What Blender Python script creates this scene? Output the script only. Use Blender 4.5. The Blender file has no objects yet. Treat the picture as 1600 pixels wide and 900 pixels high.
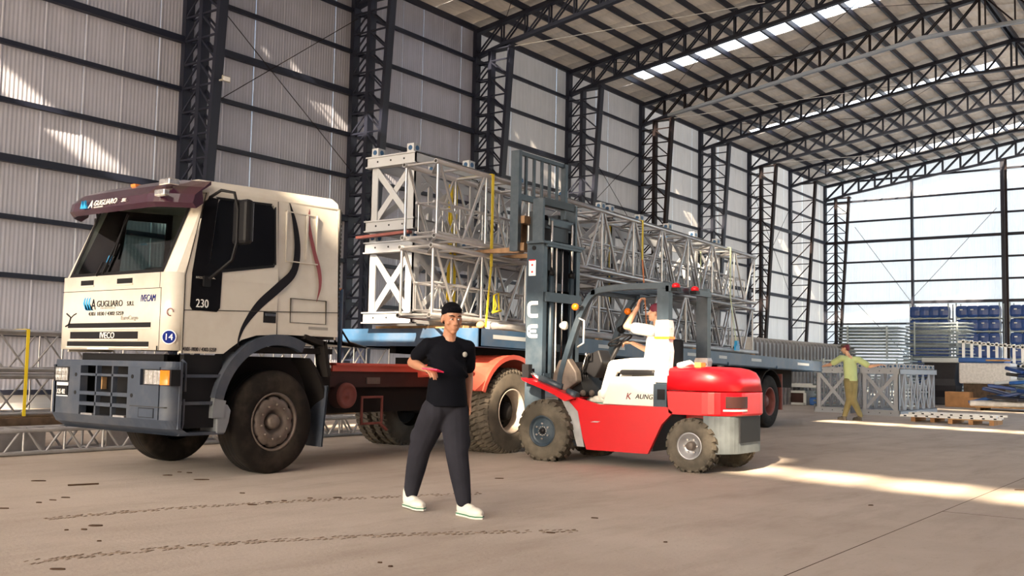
import bpy, bmesh, math, random
from mathutils import Vector, Matrix
random.seed(7)
V = Vector
C = bpy.context.scene.collection

# ---------------------------------------------------------------- camera, sky, sun, exposure
SC = bpy.context.scene
cd = bpy.data.cameras.new('camera'); cam = bpy.data.objects.new('camera', cd); C.objects.link(cam)
yaw, pit, rol = math.radians(36.3035), math.radians(4.39547), math.radians(1.14688)
cf = V((math.cos(pit)*math.cos(yaw), math.cos(pit)*math.sin(yaw), math.sin(pit)))
cr0 = cf.cross(V((0, 0, 1))).normalized(); cu0 = cr0.cross(cf)
cr = cr0*math.cos(rol) + cu0*math.sin(rol); cu = -cr0*math.sin(rol) + cu0*math.cos(rol)
M = Matrix.Identity(4)
for i in range(3):
    M[i][0] = cr[i]; M[i][1] = cu[i]; M[i][2] = -cf[i]
M[2][3] = 1.15
cam.matrix_world = M
cd.sensor_width = 36; cd.lens = 1591.55/1600*36; cd.clip_start = 0.05; cd.clip_end = 500
SC.camera = cam

w = bpy.data.worlds.new('world'); SC.world = w; w.use_nodes = True
wn = w.node_tree; bgn = wn.nodes['Background']
sky = wn.nodes.new('ShaderNodeTexSky'); sky.sky_type = 'NISHITA'; sky.sun_disc = False
sky.sun_elevation = math.radians(31); sky.sun_rotation = math.radians(-104)
sky.air_density = 1.2; sky.dust_density = 2.2; sky.ozone_density = 1.0
wn.links.new(sky.outputs[0], bgn.inputs[0]); bgn.inputs[1].default_value = 0.42

SUNDIR = V((1.6, 0.4, -1.0)).normalized()
sd = bpy.data.lights.new('sun', 'SUN'); sd.energy = 18; sd.angle = math.radians(0.9); sd.color = (1.0, 0.80, 0.56)
sun = bpy.data.objects.new('sun', sd); C.objects.link(sun); sun.location = (-30, -10, 30)
sun.rotation_euler = SUNDIR.to_track_quat('-Z', 'Y').to_euler()

SC.view_settings.view_transform = 'Standard'; SC.view_settings.look = 'None'
SC.view_settings.gamma = 1; SC.view_settings.use_curve_mapping = False
SC.view_settings.exposure = 0.92

# ---------------------------------------------------------------- materials
def mat(name, col, rough=0.6, metal=0.0, var=0.0, scale=4.0, bump=0.0, bscale=60.0, emit=None, estr=0, coat=0.0, dirt=None, dirt_scale=2.0, dirt_amt=0.5):
    m = bpy.data.materials.new(name); m.use_nodes = True
    nt = m.node_tree; b = nt.nodes['Principled BSDF']
    b.inputs['Base Color'].default_value = (*col, 1); b.inputs['Roughness'].default_value = rough
    b.inputs['Metallic'].default_value = metal
    if coat: b.inputs['Coat Weight'].default_value = coat; b.inputs['Coat Roughness'].default_value = 0.15
    if rough > 0.7 or max(col) < 0.02: b.inputs['Specular IOR Level'].default_value = 0.12
    tc = nt.nodes.new('ShaderNodeTexCoord')
    last = None
    if var or dirt:
        n = nt.nodes.new('ShaderNodeTexNoise'); n.inputs['Scale'].default_value = scale; n.inputs['Detail'].default_value = 5
        nt.links.new(tc.outputs['Object'], n.inputs['Vector'])
        r = nt.nodes.new('ShaderNodeMapRange'); r.inputs[1].default_value = 0.3; r.inputs[2].default_value = 0.7
        r.inputs[3].default_value = 1-var; r.inputs[4].default_value = 1+var
        nt.links.new(n.outputs['Fac'], r.inputs[0])
        mx = nt.nodes.new('ShaderNodeVectorMath'); mx.operation = 'SCALE'
        mx.inputs[0].default_value = col; nt.links.new(r.outputs[0], mx.inputs['Scale'])
        last = mx.outputs[0]
        if dirt:
            n2 = nt.nodes.new('ShaderNodeTexNoise'); n2.inputs['Scale'].default_value = dirt_scale; n2.inputs['Detail'].default_value = 8
            n2.inputs['Roughness'].default_value = 0.65
            nt.links.new(tc.outputs['Object'], n2.inputs['Vector'])
            r2 = nt.nodes.new('ShaderNodeMapRange'); r2.inputs[1].default_value = 0.45; r2.inputs[2].default_value = 0.7
            r2.inputs[3].default_value = 0; r2.inputs[4].default_value = dirt_amt
            nt.links.new(n2.outputs['Fac'], r2.inputs[0])
            mm = nt.nodes.new('ShaderNodeMix'); mm.data_type = 'RGBA'
            nt.links.new(r2.outputs[0], mm.inputs[0]); nt.links.new(last, mm.inputs[6]); mm.inputs[7].default_value = (*dirt, 1)
            last = mm.outputs[2]
        nt.links.new(last, b.inputs['Base Color'])
    if bump:
        n = nt.nodes.new('ShaderNodeTexNoise'); n.inputs['Scale'].default_value = bscale; n.inputs['Detail'].default_value = 4
        nt.links.new(tc.outputs['Object'], n.inputs['Vector'])
        bp = nt.nodes.new('ShaderNodeBump'); bp.inputs['Strength'].default_value = bump; bp.inputs['Distance'].default_value = 0.01
        nt.links.new(n.outputs['Fac'], bp.inputs['Height']); nt.links.new(bp.outputs[0], b.inputs['Normal'])
    if emit:
        b.inputs['Emission Color'].default_value = (*emit, 1); b.inputs['Emission Strength'].default_value = estr
    return m

def glassmat(name, col, alpha, rough=0.05):
    m = bpy.data.materials.new(name); m.use_nodes = True; nt = m.node_tree
    for n in list(nt.nodes): nt.nodes.remove(n)
    o = nt.nodes.new('ShaderNodeOutputMaterial'); t = nt.nodes.new('ShaderNodeBsdfTransparent'); t.inputs[0].default_value = (*col, 1)
    g = nt.nodes.new('ShaderNodeBsdfGlossy'); g.inputs['Roughness'].default_value = rough
    mx = nt.nodes.new('ShaderNodeMixShader'); fw = nt.nodes.new('ShaderNodeLayerWeight'); fw.inputs[0].default_value = 0.5
    fr = nt.nodes.new('ShaderNodeMath'); fr.operation = 'POWER'; fr.inputs[1].default_value = 4.0; nt.links.new(fw.outputs['Facing'], fr.inputs[0])
    ad = nt.nodes.new('ShaderNodeMath'); ad.operation = 'ADD'; ad.inputs[1].default_value = alpha; ad.use_clamp = True
    nt.links.new(fr.outputs[0], ad.inputs[0]); nt.links.new(ad.outputs[0], mx.inputs[0])
    nt.links.new(t.outputs[0], mx.inputs[1]); nt.links.new(g.outputs[0], mx.inputs[2]); nt.links.new(mx.outputs[0], o.inputs[0])
    return m

def sheetmat(name, col, trans, streak=0.12, rough=0.55, tcol=None, axis='Z', clear=0.0):
    """cladding sheet: diffuse face, vertical streaks, a share of translucency"""
    m = bpy.data.materials.new(name); m.use_nodes = True; nt = m.node_tree; b = nt.nodes['Principled BSDF']
    b.inputs['Roughness'].default_value = rough
    tc = nt.nodes.new('ShaderNodeTexCoord'); mp = nt.nodes.new('ShaderNodeMapping')
    s = (9, 9, 0.25) if axis == 'Z' else (1.2, 6, 1.2)
    mp.inputs['Scale'].default_value = s
    n = nt.nodes.new('ShaderNodeTexNoise'); n.inputs['Scale'].default_value = 1.6; n.inputs['Detail'].default_value = 6
    nt.links.new(tc.outputs['Object'], mp.inputs[0]); nt.links.new(mp.outputs[0], n.inputs['Vector'])
    r = nt.nodes.new('ShaderNodeMapRange'); r.inputs[1].default_value = 0.3; r.inputs[2].default_value = 0.7
    r.inputs[3].default_value = 1-streak; r.inputs[4].default_value = 1+streak
    nt.links.new(n.outputs['Fac'], r.inputs[0])
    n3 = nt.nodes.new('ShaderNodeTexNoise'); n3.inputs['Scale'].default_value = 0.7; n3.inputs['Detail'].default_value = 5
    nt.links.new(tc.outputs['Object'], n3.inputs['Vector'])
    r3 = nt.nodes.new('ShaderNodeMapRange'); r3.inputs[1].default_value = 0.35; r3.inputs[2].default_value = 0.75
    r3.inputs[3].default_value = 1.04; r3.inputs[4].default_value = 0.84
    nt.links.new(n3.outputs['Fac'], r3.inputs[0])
    mu = nt.nodes.new('ShaderNodeMath'); mu.operation = 'MULTIPLY'
    nt.links.new(r.outputs[0], mu.inputs[0]); nt.links.new(r3.outputs[0], mu.inputs[1])
    mx = nt.nodes.new('ShaderNodeVectorMath'); mx.operation = 'SCALE'; mx.inputs[0].default_value = col
    nt.links.new(mu.outputs[0], mx.inputs['Scale']); nt.links.new(mx.outputs[0], b.inputs['Base Color'])
    if trans:
        t = nt.nodes.new('ShaderNodeBsdfTranslucent'); t.inputs[0].default_value = (*(tcol or (0.9, 0.92, 0.95)), 1)
        ms = nt.nodes.new('ShaderNodeMixShader'); ms.inputs[0].default_value = trans
        nt.links.new(b.outputs[0], ms.inputs[1]); nt.links.new(t.outputs[0], ms.inputs[2])
        last = ms.outputs[0]
        if clear:
            tp = nt.nodes.new('ShaderNodeBsdfTransparent'); m2 = nt.nodes.new('ShaderNodeMixShader'); m2.inputs[0].default_value = clear
            nt.links.new(last, m2.inputs[1]); nt.links.new(tp.outputs[0], m2.inputs[2]); last = m2.outputs[0]
        nt.links.new(last, nt.nodes['Material Output'].inputs[0])
    return m

def floormat():
    m = bpy.data.materials.new('dusty_concrete'); m.use_nodes = True; nt = m.node_tree; b = nt.nodes['Principled BSDF']
    tc = nt.nodes.new('ShaderNodeTexCoord')
    def noise(s, d, vec=None, ro=0.6):
        n = nt.nodes.new('ShaderNodeTexNoise'); n.inputs['Scale'].default_value = s; n.inputs['Detail'].default_value = d
        n.inputs['Roughness'].default_value = ro
        nt.links.new(vec or tc.outputs['Object'], n.inputs['Vector']); return n.outputs['Fac']
    def ramp(src, a, b_, c, d):
        r = nt.nodes.new('ShaderNodeMapRange'); r.inputs[1].default_value = a; r.inputs[2].default_value = b_
        r.inputs[3].default_value = c; r.inputs[4].default_value = d; nt.links.new(src, r.inputs[0]); return r.outputs[0]
    def mix(f, a, b_):
        x = nt.nodes.new('ShaderNodeMix'); x.data_type = 'RGBA'
        if isinstance(f, float): x.inputs[0].default_value = f
        else: nt.links.new(f, x.inputs[0])
        for i, s in ((6, a), (7, b_)):
            if isinstance(s, tuple): x.inputs[i].default_value = (*s, 1)
            else: nt.links.new(s, x.inputs[i])
        return x.outputs[2]
    mp = nt.nodes.new('ShaderNodeMapping'); mp.inputs['Rotation'].default_value = (0, 0, math.radians(57)); mp.inputs['Scale'].default_value = (0.35, 1.6, 1)
    nt.links.new(tc.outputs['Object'], mp.inputs[0])
    c = mix(ramp(noise(0.45, 7), 0.35, 0.65, 0, 1), (0.47, 0.41, 0.355), (0.39, 0.33, 0.28))
    c = mix(ramp(noise(1.3, 9, mp.outputs[0], 0.7), 0.48, 0.72, 0, 0.55), c, (0.25, 0.19, 0.145))
    c = mix(ramp(noise(5, 9, None, 0.75), 0.6, 0.78, 0, 0.5), c, (0.17, 0.12, 0.09))
    c = mix(ramp(noise(28, 4), 0.62, 0.72, 0, 0.35), c, (0.10, 0.07, 0.05))
    nt.links.new(c, b.inputs['Base Color'])
    nt.links.new(ramp(noise(2.0, 6), 0.3, 0.7, 0.62, 0.9), b.inputs['Roughness'])
    bp = nt.nodes.new('ShaderNodeBump'); bp.inputs['Strength'].default_value = 0.35; bp.inputs['Distance'].default_value = 0.01
    nt.links.new(noise(30, 8), bp.inputs['Height']); nt.links.new(bp.outputs[0], b.inputs['Normal'])
    return m

MT = dict(
 floor=floormat(),
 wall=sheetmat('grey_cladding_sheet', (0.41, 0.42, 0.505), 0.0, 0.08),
 wallm=sheetmat('grey_cladding_sheet_lit', (0.46, 0.455, 0.475), 0.06, 0.10, tcol=(0.95, 0.88, 0.80)),  # same cladding; brighter light towards the far end put into colour and translucency
 wallp=sheetmat('paler_cladding_sheet_lit', (0.54, 0.53, 0.53), 0.14, 0.11, tcol=(0.95, 0.88, 0.80)),
 wallf=sheetmat('pale_cladding_sheet_lit', (0.62, 0.61, 0.59), 0.26, 0.13, tcol=(0.97, 0.89, 0.80)),
 endwall=sheetmat('pale_translucent_cladding', (0.82, 0.82, 0.82), 0.55, 0.14, tcol=(0.98, 0.90, 0.82), clear=0.02),
 roof=sheetmat('beige_roof_lining', (0.74, 0.70, 0.65), 0.0, 0.10, axis='X'),
 skyl=sheetmat('clear_skylight_sheet', (0.9, 0.92, 0.95), 0.75, 0.02, clear=0.55),
 cast=mat('worn_grey_casting', (0.10, 0.115, 0.125), 0.5, 0.1, var=0.3, scale=5),
 steel=mat('dark_painted_steel', (0.007, 0.010, 0.026), 0.5, 0.0, var=0.25, scale=3),
 steelb=mat('brown_primer_steel', (0.019, 0.014, 0.016), 0.5, 0.0, var=0.25, scale=3),
 greyst=mat('grey_galvanised_chord', (0.22, 0.24, 0.27), 0.45, 0.3, var=0.1),
 alu=mat('aluminium_tube', (0.44, 0.44, 0.46), 0.32, 0.85, var=0.12, scale=6),
 alud=mat('dull_aluminium', (0.42, 0.42, 0.44), 0.45, 0.7, var=0.2, scale=5),
 aluin=mat('tube_bore', (0.03, 0.03, 0.03), 0.8),
 gpaint=mat('grey_structure_paint', (0.37, 0.385, 0.42), 0.5, 0.0, var=0.06, dirt=(0.25, 0.23, 0.2), dirt_amt=0.25),
 bolt=mat('blue_bolt', (0.02, 0.07, 0.16), 0.4, 0.3),
 white=mat('cream_cab_paint', (0.64, 0.61, 0.55), 0.32, 0.0, var=0.03, coat=0.4, dirt=(0.38, 0.31, 0.23), dirt_scale=1.4, dirt_amt=0.35),
 seam=mat('panel_seam', (0.05, 0.045, 0.04), 0.8),
 black=mat('black_plastic', (0.012, 0.012, 0.014), 0.45),
 blackg=mat('black_gloss_decal', (0.006, 0.006, 0.008), 0.2),
 bumper=mat('slate_grey_plastic', (0.034, 0.047, 0.075), 0.6, 0.0, var=0.12, dirt=(0.13, 0.12, 0.11), dirt_amt=0.4),
 purple=mat('purple_tinted_visor', (0.035, 0.008, 0.022), 0.15, 0.0, coat=0.8),
 chrome=mat('lamp_reflector', (0.75, 0.75, 0.74), 0.15, 0.9, var=0.3, scale=30),
 amber=mat('amber_lens', (0.85, 0.20, 0.01), 0.25, emit=None),
 redlens=mat('red_lens', (0.75, 0.01, 0.02), 0.25),
 rubberm=mat('road_dust_rubber', (0.11, 0.095, 0.08), 0.85, 0.0, var=0.25, dirt=(0.16, 0.13, 0.10), dirt_scale=4, dirt_amt=0.6),
 rubber=mat('tyre_rubber', (0.014, 0.012, 0.011), 0.75, 0.0, var=0.3, dirt=(0.085, 0.068, 0.055), dirt_scale=3, dirt_amt=0.45),
 rubberd=mat('dusty_tyre_rubber', (0.085, 0.075, 0.062), 0.85, 0.0, var=0.2, dirt=(0.17, 0.145, 0.115), dirt_scale=4, dirt_amt=0.7),
 rim=mat('grimy_wheel_steel', (0.16, 0.13, 0.115), 0.55, 0.3, var=0.25, dirt=(0.05, 0.04, 0.035), dirt_scale=8, dirt_amt=0.7),
 rimw=mat('pale_dusty_rim', (0.42, 0.36, 0.31), 0.6, 0.0, var=0.1, dirt=(0.2, 0.12, 0.08), dirt_scale=6, dirt_amt=0.5),
 rimred=mat('red_brown_rim', (0.22, 0.06, 0.05), 0.6, 0.0, var=0.2),
 red_ch=mat('red_chassis_paint', (0.62, 0.085, 0.055), 0.5, 0.0, var=0.15, dirt=(0.25, 0.09, 0.06), dirt_amt=0.5),
 dkred=mat('dark_red_underbody', (0.035, 0.009, 0.008), 0.7, 0.0, var=0.3),
 trail=mat('trailer_blue_paint', (0.028, 0.085, 0.18), 0.45, 0.0, var=0.2, scale=2, dirt=(0.13, 0.12, 0.12), dirt_amt=0.5),
 under=mat('greasy_underbody', (0.018, 0.016, 0.016), 0.8),
 wood=mat('worn_timber', (0.42, 0.26, 0.13), 0.8, 0.0, var=0.3, scale=8),
 woodd=mat('dark_timber', (0.10, 0.07, 0.05), 0.85, 0.0, var=0.3, scale=8),
 cardb=mat('brown_cardboard', (0.50, 0.27, 0.13), 0.85, 0.0, var=0.15),
 fred=mat('forklift_red_paint', (0.56, 0.003, 0.009), 0.36, 0.0, var=0.03, coat=0.15),
 fgrey=mat('forklift_slate_paint', (0.026, 0.044, 0.066), 0.42, 0.1, var=0.15, dirt=(0.15, 0.16, 0.17), dirt_amt=0.3),
 fdark=mat('dark_mast_steel', (0.018, 0.024, 0.033), 0.5, 0.1),  # plain darker steel for mast inner parts, chassis block and axles
 cream=mat('cream_seat_box', (0.80, 0.77, 0.70), 0.5, 0.0, var=0.04),
 wrap=mat('plastic_wrap', (0.62, 0.60, 0.60), 0.3, 0.0, var=0.15, scale=14, bump=0.6, bscale=25),
 rod=mat('polished_rod', (0.8, 0.8, 0.8), 0.15, 1.0),
 fork=mat('worn_fork_steel', (0.30, 0.18, 0.10), 0.4, 0.5, var=0.3, scale=10),
 yellow=mat('yellow_strap', (0.80, 0.60, 0.02), 0.6),
 strapg=mat('pale_green_strap', (0.55, 0.62, 0.38), 0.6),
 orange=mat('orange_strap', (0.70, 0.20, 0.03), 0.6),
 decw=mat('white_lettering', (0.85, 0.85, 0.85), 0.4),
 deck=mat('black_lettering', (0.015, 0.015, 0.02), 0.8),
 decg=mat('grey_lettering', (0.30, 0.29, 0.27), 0.5),
 decb=mat('light_blue_decal', (0.02, 0.33, 0.70), 0.4),
 decn=mat('navy_decal', (0.006, 0.018, 0.16), 0.75),
 decm=mat('maroon_decal', (0.25, 0.05, 0.06), 0.5),
 skin=mat('tan_skin', (0.42, 0.20, 0.12), 0.5, 0.0, var=0.06),
 skin2=mat('lighter_skin', (0.62, 0.36, 0.24), 0.5, 0.0, var=0.05),
 hair=mat('black_hair', (0.002, 0.002, 0.004), 0.85, bump=0.5, bscale=90),
 tee=mat('black_tee', (0.0025, 0.003, 0.006), 0.85, 0.0, var=0.2, bump=0.4, bscale=14),
 trous=mat('charcoal_trousers', (0.022, 0.022, 0.030), 0.85, 0.0, var=0.2, bump=0.5, bscale=12),
 olive=mat('olive_trousers', (0.23, 0.20, 0.10), 0.85, 0.0, var=0.15, bump=0.4, bscale=12),
 greent=mat('pale_green_shirt', (0.50, 0.60, 0.30), 0.85, 0.0, var=0.08, bump=0.3, bscale=12),
 whitec=mat('white_cloth', (0.80, 0.78, 0.75), 0.85, 0.0, var=0.04, bump=0.3, bscale=14),
 shoe=mat('white_shoe_leather', (0.72, 0.69, 0.62), 0.5, 0.0, var=0.05),
 shoeg=mat('green_shoe_sole', (0.02, 0.16, 0.08), 0.5),
 shoed=mat('dark_shoe', (0.07, 0.06, 0.05), 0.6),
 maroon=mat('maroon_cap', (0.12, 0.01, 0.03), 0.7),
 phone=mat('pink_phone', (0.90, 0.03, 0.12), 0.35),
 galv=mat('galvanised_barrier', (0.26, 0.31, 0.34), 0.5, 0.2, var=0.15),
 bseat=mat('navy_plastic_seat', (0.012, 0.05, 0.21), 0.4, 0.0, var=0.12),
 lgrey=mat('light_grey_plastic', (0.55, 0.58, 0.60), 0.5),
 bluebag=mat('blue_tarpaulin', (0.01, 0.09, 0.35), 0.5, 0.0, var=0.2, bump=0.5, bscale=8),
 blackbag=mat('black_sheeting', (0.02, 0.02, 0.03), 0.5, 0.0, bump=0.5, bscale=6),
 fin=mat('grey_sheet_fin', (0.34, 0.34, 0.35), 0.5, 0.2, var=0.15),
 glass=glassmat('windscreen_glass', (0.50, 0.60, 0.60), 0.03),
 dglass=mat('dark_side_glass', (0.006, 0.007, 0.010), 0.06),
 lens=glassmat('lamp_glass', (0.95, 0.95, 0.95), 0.05),
 ground=mat('outside_ground', (0.24, 0.24, 0.24), 0.9),
 debris=mat('dark_scrap', (0.06, 0.035, 0.022), 0.9),
)

# ---------------------------------------------------------------- mesh helpers (world coordinates; a thing's Empty only translates)
class MB:
    def __init__(s): s.v = []; s.f = []; s.sm = []
    def add(s, vs, fs, sm=False):
        o = len(s.v); s.v += [tuple(p) for p in vs]; s.f += [tuple(i+o for i in f) for f in fs]; s.sm += [sm]*len(fs); return s
    def box(s, x0, x1, y0, y1, z0, z1):
        return s.add([(x0,y0,z0),(x1,y0,z0),(x1,y1,z0),(x0,y1,z0),(x0,y0,z1),(x1,y0,z1),(x1,y1,z1),(x0,y1,z1)],
            [(3,2,1,0),(4,5,6,7),(0,1,5,4),(1,2,6,5),(2,3,7,6),(3,0,4,7)])
    def bar(s, p, q, w_, h, up=(0,0,1)):
        p = V(p); q = V(q); d = (q-p).normalized(); u = V(up)
        if abs(d.dot(u)) > 0.99: u = V((1,0,0))
        a = d.cross(u).normalized(); b = a.cross(d)
        vs = []
        for c in (p, q):
            for sa, sb in ((-1,-1),(1,-1),(1,1),(-1,1)): vs.append(c + a*(w_/2*sa) + b*(h/2*sb))
        return s.add(vs, [(3,2,1,0),(4,5,6,7),(0,1,5,4),(1,2,6,5),(2,3,7,6),(3,0,4,7)])
    def tube(s, p, q, r, n=8, r2=None, caps=True, sm=True):
        p = V(p); q = V(q); d = (q-p).normalized(); u = V((0,0,1))
        if abs(d.dot(u)) > 0.95: u = V((1,0,0))
        a = d.cross(u).normalized(); b = a.cross(d); r2 = r if r2 is None else r2
        vs = [p + (a*math.cos(t)+b*math.sin(t))*r for t in [2*math.pi*i/n for i in range(n)]]
        vs += [q + (a*math.cos(t)+b*math.sin(t))*r2 for t in [2*math.pi*i/n for i in range(n)]]
        s.add(vs, [(i,(i+1)%n,n+(i+1)%n,n+i) for i in range(n)], sm)
        if caps: s.add(vs, [tuple(range(n))[::-1], tuple(range(n,2*n))])
        return s
    def path(s, pts, r, n=8, closed=False):
        pts = [V(p) for p in pts]; k = len(pts); rings = []; pa = None
        for i, p in enumerate(pts):
            if closed: d = (pts[(i+1)%k]-pts[i-1]).normalized()
            else: d = (pts[min(i+1,k-1)]-pts[max(i-1,0)]).normalized()
            if pa is None:
                u = V((0,0,1)) if abs(d.z) < 0.9 else V((1,0,0)); a = d.cross(u).normalized()
            else: a = (pa - d*pa.dot(d)).normalized()
            pa = a; b = a.cross(d); rr = r[i] if isinstance(r, (list, tuple)) else r
            rings.append([p+(a*math.cos(2*math.pi*j/n)+b*math.sin(2*math.pi*j/n))*rr for j in range(n)])
        vs = [v for g in rings for v in g]; fs = []
        for i in range(k if closed else k-1):
            o, o2 = i*n, ((i+1)%k)*n
            fs += [(o+j, o+(j+1)%n, o2+(j+1)%n, o2+j) for j in range(n)]
        s.add(vs, fs, True)
        if not closed: s.add(vs, [tuple(range(n))[::-1], tuple(range((k-1)*n, k*n))])
        return s
    def prism(s, poly, ax, a, b):
        """poly: 2D points in the two other axes (cyclic order y,z / x,z / x,y), extruded from a to b along ax"""
        def P(u, v, t): return {'x': (t,u,v), 'y': (u,t,v), 'z': (u,v,t)}[ax]
        n = len(poly); vs = [P(u,v,a) for u,v in poly]+[P(u,v,b) for u,v in poly]
        return s.add(vs, [tuple(range(n))[::-1], tuple(range(n,2*n))]+[(i,(i+1)%n,n+(i+1)%n,n+i) for i in range(n)])
    def lathe(s, prof, c, ax='y', n=32, sm=True, a0=0, a1=2*math.pi):
        """prof: list of (along axis, radius) about point c"""
        c = V(c); full = abs(a1-a0-2*math.pi) < 1e-6; m = n if full else n+1
        vs = []
        for (t, r) in prof:
            for j in range(m):
                g = a0+(a1-a0)*j/n; ca, sa = math.cos(g)*r, math.sin(g)*r
                vs.append(c + V({'x': (t,ca,sa), 'y': (ca,t,sa), 'z': (ca,sa,t)}[ax]))
        fs = []
        for i in range(len(prof)-1):
            for j in range(n):
                j2 = (j+1) % m; fs.append((i*m+j, i*m+j2, (i+1)*m+j2, (i+1)*m+j))
        return s.add(vs, fs, sm)
    def ell(s, c, r, n=12, k=8, rot=None):
        vs = []; c = V(c); R = rot or Matrix.Identity(3)
        for i in range(k+1):
            t = math.pi*i/k
            for j in range(n):
                p = 2*math.pi*j/n
                vs.append(c + R @ V((r[0]*math.sin(t)*math.cos(p), r[1]*math.sin(t)*math.sin(p), r[2]*math.cos(t))))
        fs = [(i*n+j, (i+1)*n+j, (i+1)*n+(j+1)%n, i*n+(j+1)%n) for i in range(k) for j in range(n)]
        return s.add(vs, fs, True)
    def loft(s, rings, caps=True, sm=False):
        n = len(rings[0]); vs = [p for r in rings for p in r]
        s.add(vs, [(i*n+j, i*n+(j+1)%n, (i+1)*n+(j+1)%n, (i+1)*n+j) for i in range(len(rings)-1) for j in range(n)], sm)
        if caps: s.add(vs, [tuple(range(n))[::-1], tuple(range((len(rings)-1)*n, len(rings)*n))])
        return s
    def build(s, name, m, parent=None, bevel=0, **kw):
        o = ORG.get(parent.name, V((0,0,0))) if parent else V((0,0,0))
        me = bpy.data.meshes.new(name); me.from_pydata([(x-o.x, y-o.y, z-o.z) for x,y,z in s.v], [], s.f)
        me.polygons.foreach_set('use_smooth', s.sm); me.update()
        bm = bmesh.new(); bm.from_mesh(me); bmesh.ops.remove_doubles(bm, verts=bm.verts, dist=1e-5)
        bmesh.ops.recalc_face_normals(bm, faces=bm.faces); bm.to_mesh(me); bm.free()
        me.materials.append(MT[m] if isinstance(m, str) else m)
        ob = bpy.data.objects.new(name, me); C.objects.link(ob)
        if parent: ob.parent = parent; ORG[ob.name] = o
        if bevel:
            b = ob.modifiers.new('bevel', 'BEVEL'); b.width = bevel; b.segments = 2; b.limit_method = 'ANGLE'
        for k, v_ in kw.items(): ob[k] = v_
        return ob
ORG = {}
def thing(name, loc, label, cat, group=None, kind=None):
    o = bpy.data.objects.new(name, None); C.objects.link(o); o.location = loc; o.empty_display_size = 0.2
    ORG[o.name] = V(loc); o['label'] = label
    if kind: o['kind'] = kind
    else: o['category'] = cat
    if group: o['group'] = group
    return o
def tag(o, label, cat, group=None, kind=None):
    o['label'] = label
    if kind: o['kind'] = kind
    if not kind or kind == 'stuff': o['category'] = cat
    if group: o['group'] = group
    return o
def struct(o, label=None):
    o['kind'] = 'structure'
    if label: o['label'] = label
    return o
def children(o): return [c for c in KIDS.get(o.name, [])]
KIDS = {}
def index():
    KIDS.clear()
    for ob in bpy.data.objects:
        if ob.parent: KIDS.setdefault(ob.parent.name, []).append(ob)
def copy_tree(o, off=None, label=None, parent=None):
    c = o.copy(); C.objects.link(c)
    if parent: c.parent = parent
    if off is not None: c.location = V(o.location)+V(off); ORG[c.name] = V(c.location)
    if label: c['label'] = label
    for ch in KIDS.get(o.name, []): copy_tree(ch, None, None, c)
    return c
# unit meshes shared by repeated bars
_ub = MB().box(-.5,.5,-.5,.5,0,1); _ut = MB().tube((0,0,0),(0,0,1),1,8)
UNIT = {}
def unit(kind, m):
    k = (kind, m)
    if k not in UNIT:
        s = _ub if kind == 'box' else _ut
        me = bpy.data.meshes.new(kind+'_unit'); me.from_pydata(s.v, [], s.f); me.polygons.foreach_set('use_smooth', s.sm)
        me.materials.append(MT[m]); me.update(); UNIT[k] = me
    return UNIT[k]
def ubar(name, p, q, w_, h, m, parent, kind='box', up=(1,0,0)):
    """repeated straight bar as an object sharing one unit mesh; w_ along up-ish axis"""
    o = ORG[parent.name]; p = V(p)-o; q = V(q)-o; d = q-p; L = d.length; d.normalize(); u = V(up)
    if abs(d.dot(u)) > 0.99: u = V((0,1,0))
    b = (u - d*u.dot(d)).normalized(); a = b.cross(d)
    mm = Matrix.Identity(4)
    for i in range(3): mm[i][0] = b[i]*w_; mm[i][1] = a[i]*h; mm[i][2] = d[i]*L; mm[i][3] = p[i]
    ob = bpy.data.objects.new(name, unit(kind, m)); C.objects.link(ob); ob.parent = parent; ob.matrix_local = mm
    ORG[ob.name] = o
    return ob
def text(name, s, size, loc, right, up, m, parent, xs=1.0, shear=0.0, depth=0.002, align='LEFT', space=1.0):
    cu_ = bpy.data.curves.new(name, 'FONT'); cu_.body = s; cu_.size = size; cu_.extrude = depth; cu_.shear = shear
    cu_.align_x = align; cu_.space_character = space; cu_.resolution_u = 3
    t = bpy.data.objects.new('tmp', cu_); C.objects.link(t); bpy.context.view_layer.update()
    me = bpy.data.meshes.new_from_object(t); bpy.data.objects.remove(t)
    r_, u_ = V(right).normalized(), V(up).normalized(); n_ = r_.cross(u_)
    o = ORG[parent.name]; L = V(loc)-o
    mm = Matrix.Identity(4)
    for i in range(3): mm[i][0] = r_[i]*xs; mm[i][1] = u_[i]; mm[i][2] = n_[i]; mm[i][3] = L[i]
    me.transform(mm); me.materials.clear(); me.materials.append(MT[m]); me.name = name
    ob = bpy.data.objects.new(name, me); C.objects.link(ob); ob.parent = parent; ORG[ob.name] = o
    return ob
def RIGHT_OPEN(i):
    # height of the unseen opening added in the camera-side wall to brighten the hall
    return 8.0 if 24 <= i < 34 else 11.0 if 40 <= i < 63 else 0.0
# ---------------------------------------------------------------- the hall
WY, RY, EY, RX0, RX1 = 22.25, 7.9, -6.45, -22.5, 64.0
SL = (15.25-13.1)/(WY-RY)
def zr(y): return 13.1 + SL*(WY-y) if y >= RY else 13.1 + SL*(y-EY)
COLX = [15.74+6*k for k in range(9)]
GZ = [11.94-1.287*j for j in range(10)]

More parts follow.
